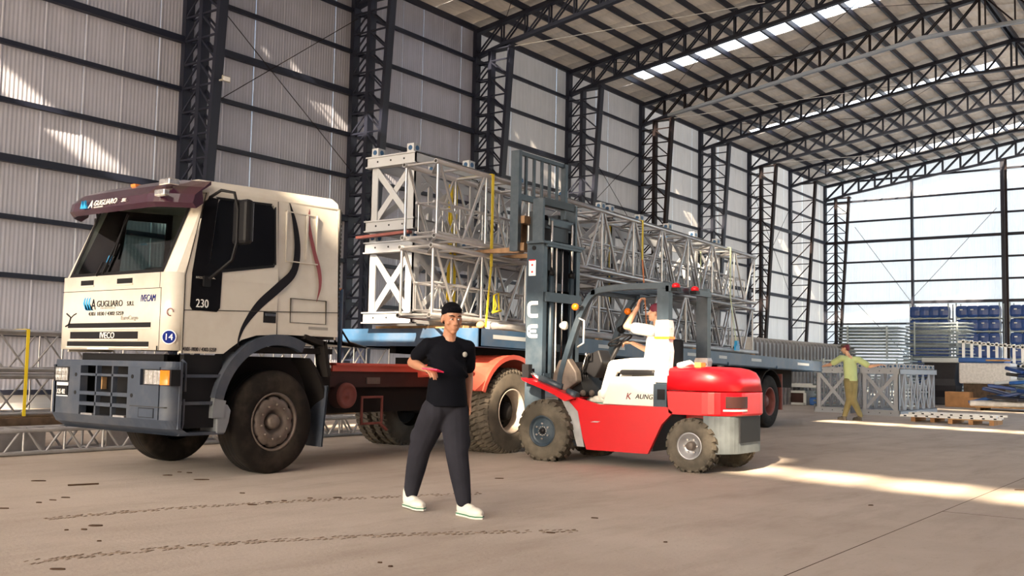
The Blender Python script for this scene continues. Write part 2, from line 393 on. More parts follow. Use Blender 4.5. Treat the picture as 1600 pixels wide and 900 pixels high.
def floor():
    n = 40; b = MB(); b.box(RX0-0.5, 64.6, EY-0.4, WY+0.4, -0.12, 0)
    o = b.build('floor', 'floor'); struct(o, 'dusty tan concrete floor with tyre marks')
    # tyre tracks pressed in the dust: raised crumbs along two shallow arcs
    def arc(p0, p1, p2, n_):
        return [(V(p0)*(1-t)**2 + V(p1)*2*t*(1-t) + V(p2)*t*t) for t in [i/n_ for i in range(n_+1)]]
    for pts in (arc((3.1,5.6,0),(4.6,5.4,0),(6.2,3.9,0),90), arc((4.0,7.0,0),(5.2,6.9,0),(7.4,5.7,0),90)):
        b = MB()
        for i, p in enumerate(pts[:-1]):
            d = (pts[i+1]-p).normalized(); s_ = V((-d.y, d.x, 0))
            for k in (-1, 0, 1):
                if random.random() < 0.25: continue
                c = p + s_*(k*0.045+random.uniform(-.014,.014)); a = (d*0.6+s_*0.5*(1 if k else -1)).normalized()
                b.bar(c-a*0.022, c+a*0.022, 0.012, random.uniform(0.003,0.008))
        t = b.build('tyre_track', 'trackd', o); t['kind'] = 'stuff'
    j = MB().box(2.5, 30, 2.2, 2.206, 0.0, 0.0012).box(9.2,9.206,-4,2.2,0,0.0012)
    j.build('slab_joint', 'debris', o)
MT['trackd'] = mat('dust_crumbs', (0.20, 0.15, 0.115), 0.95)
floor()
struct(MB().box(-150, 220, -150, 150, -0.3, -0.15).build('outside_ground', 'ground'), 'bare ground outside the hall')

# cladding sheet profile: trapezoid ribs, along u from 0 to 1 m
PROF = [(0,0),(0.02,0.014),(0.05,0.014),(0.07,0.002)] + [x for i in range(9) for x in ((0.10+0.1*i,0.0),(0.13+0.1*i,0.005),(0.15+0.1*i,0.005),(0.18+0.1*i,0.0))] + [(1.0,0.0)]
def wall_sheet_mesh(name, m, axis, h, hl=None):
    hl = h if hl is None else hl
    me = bpy.data.meshes.new(name); vs = []; fs = []
    for (u, d) in PROF:
        hh = h + (hl-h)*u
        for z in (0, hh): vs.append({'x': (u, -d, z), 'y': (-d, u, z)}[axis])
    n = len(PROF)
    for i in range(n-1): fs.append((2*i, 2*i+2, 2*i+3, 2*i+1) if axis == 'x' else (2*i, 2*i+1, 2*i+3, 2*i+2))
    me.from_pydata(vs, [], fs); me.materials.append(MT[m]); me.update(); return me
# left wall
wl = thing('wall_left', (0, WY, 0), 'tall grey ribbed cladding wall with dark girts', None, kind='structure')
sm_ = wall_sheet_mesh('wall_panel', 'wall', 'x', 13.1)
sm2, sm3, sm4 = [wall_sheet_mesh('wall_panel', q, 'x', 13.1) for q in ('wallm', 'wallp', 'wallf')]  # stepwise lighter copies carry the far-end brightness in their colour
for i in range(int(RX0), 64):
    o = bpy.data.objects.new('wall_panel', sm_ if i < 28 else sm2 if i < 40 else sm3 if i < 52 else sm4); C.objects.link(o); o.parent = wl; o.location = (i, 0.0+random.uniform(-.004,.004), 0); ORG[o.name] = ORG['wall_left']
for j, z in enumerate(GZ):
    big = j in (2, 5)
    h_, d_ = (0.17, 0.16) if big else (0.11, 0.12)
    for k in range(-6, 8):
        xa, xb = 15.74+6*k, 21.74+6*k
        ubar('girt', (xa, WY-0.03-d_/2, z), (xb, WY-0.03-d_/2, z), d_, h_, 'steel', wl, up=(0,1,0))
# brace rods on the wall
for (a, b_, k0) in (((0.4, 10.9), (6, 6.9), 0), ((0.4, 7.6), (6, 11.7), 0), ((0.2, 11), (6, 6.8), 3), ((0.2,6.8), (6,11), 3), ((0.2, 11), (6, 5.4), 6), ((0.2,5.4), (6,11), 6)):
    x0 = 15.74+6*k0
    ubar('brace_rod', (x0+a[0], WY-0.2, a[1]), (x0+b_[0], WY-0.2, b_[1]), 0.012, 0.012, 'steelb', wl, 'tube')
# concrete footing
ubar('footing', (RX0, WY-0.02, 0.2), (64, WY-0.02, 0.2), 0.12, 0.4, 'gpaint', wl, up=(0,1,0))

# far end wall
we = thing('wall_end', (64.2, 0, 0), 'pale bright end wall of translucent sheets with dark girts', None, kind='structure')
ys = [WY-1-i for i in range(29)]
for y in ys:
    me = wall_sheet_mesh('wall_panel', 'endwall', 'y', zr(y)-0.02, zr(y+1)-0.02)
    o = bpy.data.objects.new('wall_panel', me); C.objects.link(o); o.parent = we; o.location = (0, y, 0); ORG[o.name] = ORG['wall_end']
POSTY = [16.8, 11.73, 4.07, -1.2]
for j, z in enumerate([GZ[0]+1.28] + GZ):
    ytop = WY if z < 13.1 else WY-(z-13.0)/SL-0.6
    yl = EY if z < 13.1 else EY+(z-13.0)/SL+0.6
    yy = [y for y in [ytop]+POSTY+[yl] if yl <= y <= ytop]
    hh = 0.17 if j in (3, 6) else 0.11
    for a, b_ in zip(yy[:-1], yy[1:]): ubar('girt', (64.05, a, z), (64.05, b_, z), 0.12, hh, 'steel', we, up=(1,0,0))
for y, wd in zip(POSTY, (0.22, 0.42, 0.22, 0.42)):
    ubar('post', (63.75, y, 0), (63.75, y, zr(y)-1.0), 0.3, wd*0.5, 'steel', we, up=(1,0,0))
    if wd > 0.3: ubar('post_flange', (63.55, y-0.2, 0), (63.55, y-0.2, zr(y)-1.0), 0.05, 0.14, 'steelb', we, up=(1,0,0))
for (a, b_) in (((20.3,10.3),(17,5.6)), ((12.1,10.9),(17,5.6)), ((20.3,5.6),(17,2.0))):
    ubar('brace_rod', (63.9, a[0], a[1]), (63.9, b_[0], b_[1]), 0.014, 0.014, 'steelb', we, 'tube')
# right wall: closed beside the camera, then bays opened out of view to brighten the far end
wr = thing('wall_right', (0, EY, 0), 'ribbed cladding wall behind the camera side with unseen bays opened for light', None, kind='structure')
for i in range(int(RX0), 64):
    op = RIGHT_OPEN(i)
    if op >= 13: continue
    me = sm_
    o = bpy.data.objects.new('wall_panel', me); C.objects.link(o); o.parent = wr; ORG[o.name] = ORG['wall_right']
    o.matrix_local = Matrix.Translation((i+1, 0, op)) @ Matrix.Rotation(math.pi, 4, 'Z') @ Matrix.Diagonal((1,1,(13.1-op)/13.1,1))

# roof: sheets from eave to ridge on both slopes, sagging a little between purlins
ce = thing('ceiling', (0, RY, 13), 'sloping beige lined roof on dark purlins with skylight strips', None, kind='structure')
PURY = [WY-0.05] + [21.0-i for i in range(14)]
PURY2 = [2*RY-y for y in PURY]
STRIPX = (-11, 1, 13, 25, 37, 49, 61)
def sheet(y0, y1, name, m, sag):
    me = bpy.data.meshes.new(name); vs = []; fs = []
    ns = max(2, int(abs(y1-y0)*3))
    for i in range(ns+1):
        y = y0+(y1-y0)*i/ns; ph = (y-math.floor(y))
        z = zr(y)+0.12 - sag*math.sin(math.pi*ph)
        for x, dz in ((0,0),(0.04,0.03),(0.5,-sag*0.5),(0.96,0.03),(1.0,0)): vs.append((x, y, z+dz))
    for i in range(ns):
        for j in range(4): fs.append((i*5+j, (i+1)*5+j, (i+1)*5+j+1, i*5+j+1))
    me.from_pydata([(x,y-RY,z-13) for x,y,z in vs], [], fs); me.materials.append(MT[m]); me.update()
    me.polygons.foreach_set('use_smooth', [True]*len(fs)); return me
SH = [sheet(WY, RY, 'roof_panel', 'roof', 0.025), sheet(RY, EY, 'roof_panel', 'roof', 0.025)]
SS = [[sheet(WY, 20.8, 'roof_panel', 'roof', 0.02), sheet(9.15, RY, 'roof_panel', 'roof', 0.02)],
      [sheet(EY, 2*RY-20.8, 'roof_panel', 'roof', 0.02), sheet(2*RY-9.15, RY, 'roof_panel', 'roof', 0.02)]]
SHALF = [sheet(EY, 2*RY-20.8, 'roof_panel', 'roof', 0.02), sheet(EY, -0.6, 'roof_panel', 'roof', 0.02), sheet(-0.6, 2.0, 'roof_panel', 'roof', 0.02)]  # out-of-view pieces cut to shape the sun beam on driver and load
def rput(me, x, name):
    o = bpy.data.objects.new(name, me); C.objects.link(o); o.parent = ce; o.location = (x, 0, 0); ORG[o.name] = ORG['ceiling']; return o
PANES = [sheet(a, b_, 'skylight_pane', 'skyl', 0.0) for sgn in (0, 1) for a, b_ in
         [((y, y-1) if not sgn else (2*RY-y, 2*RY-y+1)) for y in [20.8]+[20.0-i for i in range(11)] if y > 9.5]]
for i in range(-23, 64):
    x = i+0.5
    if i+1 in STRIPX:
        for g in SS:
            for me in g: rput(me, x, 'roof_panel')
            if i == -12: break
        if i == -12: rput(SHALF[0], x, 'roof_panel'); rput(SHALF[2], x, 'roof_panel')
        if i+1 in (37, 49, 61, 25, 13):
            for me in PANES: rput(me, x, 'skylight_pane')
        continue
    if i == -11:  # unseen sheet left partly off to widen the sun beam
        rput(SH[0], x, 'roof_panel'); rput(SHALF[1], x, 'roof_panel'); continue
    for me in SH: rput(me, x, 'roof_panel')
for y in PURY+PURY2:
    ubar('purlin', (RX0, y, zr(y)+0.0), (64.2, y, zr(y)+0.0), 0.09, 0.2, 'steel', ce, up=(0,1,0))
ubar('ridge_cap', (RX0, RY, zr(RY)+0.17), (64.2, RY, zr(RY)+0.17), 0.3, 0.05, 'steel', ce, up=(0,1,0))
# roof tie rods and cables
for (a, b_) in (((27.74,20.7,12.2),(33.74,13.7,14.25)), ((39.74,20.6,12.2),(45.74,14.5,13.9)), ((51.74,20.6,12.3),(57.74,15.0,13.4))):
    ubar('tie_cable', a, b_, 0.014, 0.014, 'decw', ce, 'tube')  # white colour stands in for sunlight on the cables
for k in range(1, 8, 1):
    xa, xb = COLX[k], COLX[k]+6
    for (ya, yb) in ((20.9, 15.0), (15.0, 20.9), (15.0, 8.5), (8.5, 15.0)) if k % 2 else ():
        ubar('brace_rod', (xa, ya, zr(ya)-0.12), (xb, yb, zr(yb)-0.12), 0.012, 0.012, 'steelb', ce, 'tube')

# lattice columns
COLL = ['nearest, rising behind the truck cab with a small floodlight clamped on', 'second, between truck cab and load', 'third, above the load left of the forklift mast',
 'fourth, just right of the forklift load backrest', 'fifth, with sunlit top plate', 'sixth, above the middle of the load', 'seventh, beyond the rear end of the load',
 'eighth, single zigzag lattice seen edge on', 'ninth, in the far corner beside the end wall']
MIDY = 21.45
def iny(z): return 20.62 + 0.062*(12.1-z)
for k, X in enumerate(COLX):
    t = thing('lattice_column', (X, MIDY, 0), 'dark steel lattice column on the left wall: ' + COLL[k], 'column', 'lattice columns along the left wall')
    wx = 0.26
    cs = 'steel' if k in (0,1,2,3,5) else 'steelb'
    ubar('outer_chord', (X, WY-0.12, 0), (X, WY-0.12, 13.05), wx, 0.16, 'steel', t)
    if k != 7: ubar('middle_chord', (X, MIDY, 0), (X, MIDY, 12.15), wx, 0.14, cs, t)
    ubar('inner_chord', (X, iny(0), 0), (X, iny(12.25), 12.25), wx, 0.12, cs, t)
    ubar('base_plate', (X, MIDY+0.3, 0.0), (X, MIDY+0.3, 0.03), 0.5, 1.9, 'steel', t)
    step = 0.62; n = int(12.1/step)
    for i in range(1, n+1):
        z = i*step; zn = z-step
        if k != 7:
            for sx in (-0.1, 0.1):
                ubar('rung', (X+sx, WY-0.15, z), (X+sx, MIDY, z), 0.04, 0.05, cs, t) if sx < 0 or k < 3 else None
                ubar('diagonal', (X+sx, WY-0.15, zn), (X+sx, MIDY, z), 0.035, 0.05, cs, t) if sx < 0 or k < 5 else None
            ubar('rung', (X-0.1, MIDY, z), (X-0.1, iny(z), z), 0.04, 0.05, cs, t)
            ubar('diagonal', (X-0.1, iny(zn), zn), (X-0.1, MIDY, z), 0.035, 0.05, cs, t)
            if k < 3: ubar('diagonal', (X+0.1, iny(zn), zn), (X+0.1, MIDY, z), 0.035, 0.05, cs, t)
        elif i % 2 == 0:
            ubar('rung', (X, WY-0.15, z), (X, iny(z), z), 0.05, 0.05, cs, t)
            ubar('diagonal', (X, WY-0.15, z-2*step), (X, iny(z), z), 0.05, 0.05, cs, t)
    ubar('cap_plate', (X, MIDY+0.05, 12.17), (X, iny(12.2)-0.12, 12.17), 0.34, 0.04, cs, t)
    if k == 0:
        f = MB().box(X-0.10, X+0.14, 20.5, 20.53, 8.05, 8.2).box(X-0.02,X+0.02,20.53,20.75,8.1,8.14)
        fl = thing('floodlight', (X, 20.6, 8.1), 'small pale floodlight on the column behind the truck cab', 'floodlight')
        f.build('lamp_housing', 'decg', fl); MB().box(X-0.08, X+0.12, 20.49, 20.50, 8.07, 8.18).build('lens', 'decw', fl)

# roof trusses
TL = ['first, mostly hidden above the truck cab', 'second, over the load at the top edge', 'third, meeting the third column', 'fourth, just before the first skylight strip',
      'fifth, with the pale galvanised lower chord', 'sixth, before the second skylight strip', 'seventh, over the far bays', 'eighth, before the farthest skylight strip', 'last, against the end wall']
def zb(y):
    y = y if y >= RY else 2*RY-y
    return min(13.95, 12.35+(20.8-y)*0.1475)
for k, X in enumerate(COLX):
    t = thing('roof_truss', (X, RY, 12), 'dark steel lattice roof truss: ' + TL[k], 'roof truss', 'roof trusses')
    wa, wb = ((0.04,0.055) if k < 5 else (0.06,0.08)); wa, wb = (0.09,0.11) if k == 8 else (wa, wb)
    lc = 'greyst' if k == 4 else 'steel'; wc = 'steel' if k not in (4,) else 'steelb'
    for s in (1, -1):
        Yf = lambda y: y if s > 0 else 2*RY-y
        ubar('top_chord', (X, Yf(WY-0.05), zr(WY)-0.14), (X, Yf(RY), zr(RY)-0.14), 0.22, 0.16, 'steel', t)
        pts = [(WY-0.1, 12.05), (20.8, 12.35), (10.0, 13.94), (RY, 13.95)]
        for a, b_ in zip(pts[:-1], pts[1:]): ubar('bottom_chord', (X, Yf(a[0]), a[1]), (X, Yf(b_[0]), b_[1]), 0.2, 0.12, lc if a[0] < 21 else 'steel', t)
        if s > 0: ubar('eave_post', (X, WY-0.1, 12.05), (X, WY-0.1, 13.0), 0.16, 0.08, 'steel', t)
        ny = [21.0-i for i in range(14)]
        for i, y in enumerate(ny):
            prev = ny[i-1] if i else WY-0.15
            for sx in ((-0.07, 0.07) if k < 5 and s > 0 else (0,)):
                if s < 0 and y > 17: continue
                ubar('web_post', (X+sx, Yf(y), zb(y)), (X+sx, Yf(y), zr(y)-0.15), wa, wb, wc, t)
                ubar('diagonal', (X+sx, Yf(prev), zb(prev) if i else 12.1), (X+sx, Yf(y), zr(y)-0.15), wa, wb, wc, t)
# ---------------------------------------------------------------- wheels
def wheel(parent, c, R, wd, side, kind, rm='rim', rb='rubber', yaw_=0.0, name='wheel'):
    """wheel as a part (tyre) with sub-parts; axis y (side -1: outer face towards -y) or axis x for the forklift"""
    ax = 'x' if kind.startswith('f') else 'y'
    s = side
    c = V(c); Rr = R*(0.57 if kind == 'steer' else 0.53 if not kind.startswith('f') else 0.52)
    # c is the centre of the outer face
    def T(t): return -s*t   # distance inward from outer face
    prof = [(T(0.02), Rr*0.96), (T(0.0), Rr*1.04), (T(-0.004), Rr*1.2), (T(-0.006), R*0.80), (T(0.008), R*0.93), (T(0.022), R*0.978), (T(0.045), R),
            (T(wd-0.045), R), (T(wd-0.022), R*0.978), (T(wd-0.008), R*0.93), (T(wd), R*0.8), (T(wd), Rr*1.04), (T(wd-0.02), Rr*0.96)]
    ty = MB().lathe(prof, c, ax, 56)
    tyre = ty.build('tyre', rb, parent)
    # tread
    tb = MB()
    def P(t, r, a): return c + (V((t, math.cos(a)*r, math.sin(a)*r)) if ax == 'x' else V((math.cos(a)*r, t, math.sin(a)*r)))
    if kind in ('drive', 'ffront', 'frear'):
        n = {'drive': 46, 'ffront': 22, 'frear': 20}[kind]; lh = {'drive': 0.018, 'ffront': 0.016, 'frear': 0.012}[kind]
        for i in range(n):
            for half in (0, 1):
                a = 2*math.pi*(i+0.5*half)/n; da = 2*math.pi/n*0.30
                t0, t1 = (0.004, wd*0.47) if half == 0 else (wd*0.53, wd-0.004)
                sl = 2*math.pi/n*0.45
                pts = []
                for rr in (R-0.02, R+lh):
                    e0 = R*0.955 if rr > R else R*0.93
                    for (t, a_, r_) in ((t0, a-da, e0), (t0+0.03, a-da, rr), (t1, a-da+sl, rr), (t1, a+da+sl, rr), (t0+0.03, a+da, rr), (t0, a+da, e0)):
                        pts.append(P(T(t), r_+(0.012 if rr > R else 0), a_))
                tb.add(pts, [(0,1,2,3,4,5)[::-1], (6,7,8,9,10,11)]+[(j,(j+1)%6,6+(j+1)%6,6+j) for j in range(6)])
        tr = tb.build('tread_lugs', rb, tyre)
    else:
        for t in (0.07, 0.12, 0.17, 0.22):
            tb.lathe([(T(t), R+0.0005), (T(t+0.008), R+0.0015), (T(t+0.016), R+0.0005)], c, ax, 56)
        tb.build('tread_groove', 'black', tyre)
    if kind == 'steer':
        pr = [(T(0.03), Rr*0.97), (T(0.0), Rr*1.0), (T(0.004), Rr*0.93), (T(0.05), Rr*0.90), (T(0.10), Rr*0.88)]
        rim = MB().lathe(pr, c, ax, 48).build('rim', rm, parent)
        dk = MB().lathe([(T(0.10), Rr*0.9), (T(0.105), 0.02)], c, ax, 40).build('rim_well', 'black', rim)
        m = MB()   # dished disc with scalloped edge
        nv = 60; rings = []
        for (t, r, sc) in ((0.06, Rr*0.88, 1), (0.02, Rr*0.85, 1), (0.002, Rr*0.74, 0), (0.0, Rr*0.50, 0), (0.02, Rr*0.40, 0), (0.06, Rr*0.34, 0), (0.07, 0.0001, 0)):
            rings.append([P(T(t), r*(1-(0.09*max(0, math.cos(10*a))**3 if sc else 0)), a) for a in [2*math.pi*j/nv for j in range(nv)]])
        m.loft(rings, caps=False, sm=True); m.build('wheel_disc', rm, rim)
        for j in range(10):
            a = 2*math.pi*(j+.3)/10
            MB().tube(P(T(0.01), Rr*0.58, a), P(T(-0.025), Rr*0.58, a), 0.017, 6, 0.013).build('wheel_nut', rm, rim)
        MB().lathe([(T(0.07), 0.085), (T(0.01), 0.075), (T(-0.012), 0.06), (T(-0.015), 0.001)], c, ax, 20).build('hub_cap', rm, rim)
    elif kind in ('drive', 'trailer'):
        pr = [(T(0.03), Rr*0.97), (T(0.0), Rr*1.03), (T(0.006), Rr*0.95), (T(0.06), Rr*0.90), (T(0.15), Rr*0.86), (T(0.17), Rr*0.80)]
        rim = MB().lathe(pr, c, ax, 48).build('rim', rm, parent)
        dm = 'under' if kind == 'drive' else rm
        MB().lathe([(T(0.17), Rr*0.81), (T(0.19), Rr*0.6), (T(0.17), Rr*0.45), (T(0.16), 0.001)], c, ax, 40).build('wheel_disc', dm, rim)
        MB().lathe([(T(0.17), 0.13), (T(0.09), 0.12), (T(0.06), 0.09), (T(0.055), 0.001)], c, ax, 20).build('hub', dm, rim)
        for j in range(8):
            a = 2*math.pi*j/8
            MB().tube(P(T(0.17), Rr*0.55, a), P(T(0.13), Rr*0.55, a), 0.017, 6).build('wheel_nut', dm, rim)
    else:
        pr = [(T(0.03), Rr*0.97), (T(-0.004), Rr*1.02), (T(0.004), Rr*0.93), (T(0.03), Rr*0.90), (T(0.035), Rr*0.75), (T(0.02), Rr*0.45), (T(0.02), 0.001)]
        if kind == 'frear': pr = [(T(0.03), Rr*0.97), (T(-0.004), Rr*1.02), (T(0.004), Rr*0.90), (T(0.06), Rr*0.70), (T(0.07), Rr*0.4), (T(0.07), 0.001)]
        rim = MB().lathe(pr, c, ax, 40).build('rim', rm, parent)
        if kind == 'ffront':
            for j in range(6):
                a = 2*math.pi*(j+.5)/6
                MB().tube(P(T(0.03), Rr*0.5, a), P(T(-0.005), Rr*0.5, a), 0.016, 8, 0.012).build('wheel_nut', 'rod', rim)
            for j in range(12):
                a = 2*math.pi*j/12
                MB().tube(P(T(0.03), Rr*0.29, a), P(T(0.005), Rr*0.29, a), 0.008, 6).build('hub_bolt', 'rod', rim)
            MB().lathe([(T(0.02), 0.04), (T(0.0), 0.035), (T(-0.002), 0.001)], c, ax, 16).build('hub_cap', 'black', rim)
        else:
            MB().lathe([(T(0.07), 0.055), (T(0.01), 0.05), (T(0.0), 0.035), (T(-0.002), 0.001)], c, ax, 16).build('hub_cap', 'rim', rim)
            for j in range(6):
                a = 2*math.pi*j/6
                MB().tube(P(T(0.06), Rr*0.52, a), P(T(0.03), Rr*0.52, a), 0.011, 6).build('wheel_nut', 'rod', rim)
    return tyre

# ---------------------------------------------------------------- truck tractor
NY, FY = 8.20, 10.14     # cab near side, far side
XF, XB = 5.78, 7.95      # cab front, back
tr = thing('truck_tractor', (7.1, 9.25, 0), 'cream cab-over truck tractor with purple visor and slate grey bumper', 'truck')
cab = MB()
def arc2(cx, cy, r, a0, a1, n): return [(cx+r*math.cos(math.radians(a0+(a1-a0)*i/n)), cy+r*math.sin(math.radians(a0+(a1-a0)*i/n))) for i in range(n+1)]
def side_off(z): return 0.0 if z < 1.95 else (z-1.95)*0.06      # tumblehome
def yn(z): return NY+side_off(z)
def yf(z): return FY-side_off(z)
# lower front shell with rounded corners, z 1.23..1.97
fr = arc2(XF+0.13, NY+0.13, 0.13, 270, 180, 6) + arc2(XF+0.13, FY-0.13, 0.13, 180, 90, 6)
def shell_strip(m, line, z0, z1, off0=0, off1=0):
    vs = [(x+off0, y, z0) for x, y in line]+[(x+off1, y, z1) for x, y in line]; n = len(line)
    m.add(vs, [(i, i+1, n+i+1, n+i) for i in range(n-1)], True)
m = MB(); shell_strip(m, fr, 1.235, 1.975); shell_strip(m, [(x+0.03, y) for x, y in fr], 1.235, 1.975)
m.add([(x, y, 1.235) for x, y in fr]+[(XF+0.3, FY, 1.235), (XF+0.3, NY, 1.235)], [tuple(range(len(fr)+2))])
m.add([(x, y, 1.975) for x, y in fr]+[(XF+0.3, FY, 1.975), (XF+0.3, NY, 1.975)], [tuple(range(len(fr)+2))])
front = m.build('front_panel', 'white', tr)
# grille slots, vents, seams (dark, recessed look through depth pieces)
def fplate(name, y0, y1, z0, z1, mm, par, d=0.006, tl=0.0):
    b = MB(); x = XF
    b.add([(x-d, y0, z0), (x-d, y1, z0+tl), (x-d, y1, z1+tl), (x-d, y0, z1), (x+0.01, y0, z0), (x+0.01, y1, z0+tl), (x+0.01, y1, z1+tl), (x+0.01, y0, z1)],
          [(0,1,2,3),(4,5,1,0),(3,2,6,7),(1,5,6,2),(0,3,7,4)])
    return b.build(name, mm, par)
for (y0, y1, z0, z1, nm) in ((8.50, 9.93, 1.452, 1.50, 'grille_slot'), (8.70, 9.88, 1.342, 1.413, 'grille_slot'), (8.52, 9.93, 1.268, 1.315, 'grille_slot'),
                         (8.83, 9.09, 1.885, 1.935, 'air_vent'), (9.50, 9.73, 1.885, 1.935, 'air_vent')):
    g = fplate(nm, y0, y1, z0, z1, 'black', front, 0.002)
    fplate('slot_lip', y0-0.012, y1+0.012, z0-0.016, z0-0.004, 'white', front, 0.010)
fplate('bonnet_seam', 8.36, 10.06, 1.822, 1.828, 'seam', front, 0.0015)
fplate('bonnet_seam', 8.355, 8.363, 1.235, 1.83, 'seam', front, 0.0015)
fplate('bonnet_seam', 8.38, 8.386, 1.83, 1.975, 'seam', front, 0.0015)
fplate('latch', 8.375, 8.395, 1.235, 1.275, 'black', front, 0.003)
fplate('plate_strip', 9.18, 9.55, 1.238, 1.252, 'decw', front, 0.006)
# lettering
FR, UP = (0,-1,0), (0,0,1)
def ftext(nm, s, size, y, z, m_, **k): return text(nm, s, size, (XF-0.004, y, z), FR, UP, m_, front, **k)
ftext('brand_lettering', 'IVECO', 0.085, 9.34, 1.348, 'decw', xs=1.05, depth=0.004)
ftext('company_lettering', 'A', 0.155, 9.52, 1.635, 'deck', xs=0.8)
ftext('company_lettering', 'GUGLIARO', 0.088, 9.42, 1.662, 'deck', xs=1.02)
ftext('company_lettering', 'S.R.L', 0.062, 8.90, 1.665, 'deck', xs=0.95)
ftext('company_lettering', 'TRANSPORTE', 0.022, 9.35, 1.640, 'decg', xs=1.0, space=2.2)
ftext('phone_lettering', '4301 1830 / 4302 5259', 0.052, 9.56, 1.575, 'deck', xs=1.25)
ftext('sticker_lettering', 'IVECAM', 0.095, 8.68, 1.70, 'decn', xs=0.72, shear=0.2)
ftext('model_lettering', 'EuroCargo', 0.058, 8.99, 1.528, 'decg', xs=1.1)
for k in range(3):
    y0 = 9.66-0.045*k; b = MB()
    pts = [(y0, 1.63), (y0-0.035, 1.625), (y0-0.015, 1.67), (y0-0.01, 1.72), (y0-0.035, 1.755), (y0+0.0, 1.70)]
    b.prism([(y, z) for y, z in [(y0+0.01,1.70),(y0-0.01,1.745),(y0-0.03,1.76),(y0-0.02,1.70),(y0-0.045,1.63),(y0-0.095,1.625),(y0-0.03,1.64)]], 'x', XF-0.004, XF); b.build('logo_flash', 'decb', front)
b = MB(); b.path([(XF-0.004, 9.96, 1.60),(XF-0.004,9.92,1.58),(XF-0.004,9.88,1.56),(XF-0.004,9.91,1.49),(XF-0.004,9.97,1.47)], 0.009, 4); b.path([(XF-0.004,9.89,1.55),(XF-0.004,9.83,1.585),(XF-0.004,9.78,1.60)], 0.006, 4); b.build('scroll_decal', 'deck', front)
# round 14 badge on the corner
an = math.radians(225); cc = V((XF+0.13, NY+0.13, 0)); nrm = V((-math.cos(math.radians(40)), -math.sin(math.radians(40)), 0)); rt = V((nrm.y*-1, nrm.x, 0)); rt = V((0,0,1)).cross(nrm)
bc = V((cc.x, cc.y, 1.36)) + nrm*0.134
bw = MB(); bw.add([bc+nrm*0.001+rt*math.cos(t)*0.068+V((0,0,math.sin(t)*0.068)) for t in [2*math.pi*i/28 for i in range(28)]], [tuple(range(28))]); bw.build('badge_ring', 'decw', front)
bw = MB(); bw.add([bc+nrm*0.006+rt*math.cos(t)*0.060+V((0,0,math.sin(t)*0.060)) for t in [2*math.pi*i/28 for i in range(28)]], [tuple(range(28))]); bw.build('round_badge', 'decn', front)
text('badge_number', '14', 0.085, bc+nrm*0.009+rt*-0.045+V((0,0,-0.028)), rt, UP, 'decw', front, depth=0.001)
b = MB(); b.path([bc+nrm*0.003+rt*(0.03*math.cos(t))+V((0,0,0.235+0.035*math.sin(t))) for t in [i*0.5 for i in range(11)]], 0.005, 4); b.build('scuffed_sticker', 'decm', front)

# near door and side (plane y = NY, with tumblehome), as quads with a window opening
def sidepanel(name, polys, mm, yfun, par, sgn=-1, th=0.03):
    b = MB()
    for poly in polys:
        n = len(poly); vs = [(x, yfun(z)+sgn*0, z) for x, z in poly]+[(x, yfun(z)-sgn*th, z) for x, z in poly]
        b.add(vs, [tuple(range(n)), tuple(range(n, 2*n))[::-1]]+[(i,(i+1)%n,n+(i+1)%n,n+i) for i in range(n)])
    return b.build(name, mm, par)
def arch(x0, z0, x1, z1, n=8):   # wheel arch cut edge points
    return [(x0+(x1-x0)*(1-math.cos(math.pi/2*i/n)), z0+(z1-z0)*math.sin(math.pi/2*i/n)) for i in range(n+1)]
ZR = 2.83
lowf = [(5.91,1.21),(6.40,1.215)] + [(6.48,1.27),(6.62,1.36),(6.80,1.41),(7.06,1.425)]
for (yfun, s_, nm) in ((yn, -1, 'near'), (yf, 1, 'far')):
    door = sidepanel('cab_door', [lowf+[(7.06,1.95),(5.91,1.95)], [(5.91,1.95),(6.22,1.95),(6.36,2.74),(6.18,2.74)] if s_ < 0 else [(5.91,1.95),(6.42,1.95),(6.48,2.74),(6.18,2.74)],
        [(7.01,1.95),(7.06,1.95),(7.06,2.80),(7.01,2.77)], [(6.18,2.74),(6.36,2.74),(7.01,2.77),(7.06,2.80),(7.06,2.83),(6.20,2.80)]], 'white', yfun, tr, s_)
    if s_ < 0:
        near_door = door; sidepanel('waist_panel', [[(6.10,1.94),(7.03,1.94),(7.03,2.15),(6.33,2.035),(6.10,2.03)]], 'white', lambda z: yn(z)-0.001, door, -1, 0.02)
    else:
        sidepanel('side_window', [[(6.22,1.95),(7.01,1.95),(7.01,2.77),(6.36,2.74)]], 'glass', lambda z: yf(z)-0.01, door, s_, 0.005)
        sidepanel('door_lining', [[(5.95,1.3),(7.05,1.3),(7.05,2.02),(5.95,2.02)],[(5.95,2.0),(6.42,2.0),(6.48,2.72),(6.2,2.72)],[(6.98,2.0),(7.05,2.0),(7.05,2.8),(6.98,2.8)],[(6.2,2.66),(7.05,2.70),(7.05,2.8),(6.2,2.75)]], 'black', lambda z: yf(z)-0.035, door, s_, 0.02)
    sidepanel('cab_side_panel', [[(7.07,1.43),(7.93,1.43),(7.93,2.86),(7.07,2.83)]], 'white', yfun, tr, s_)
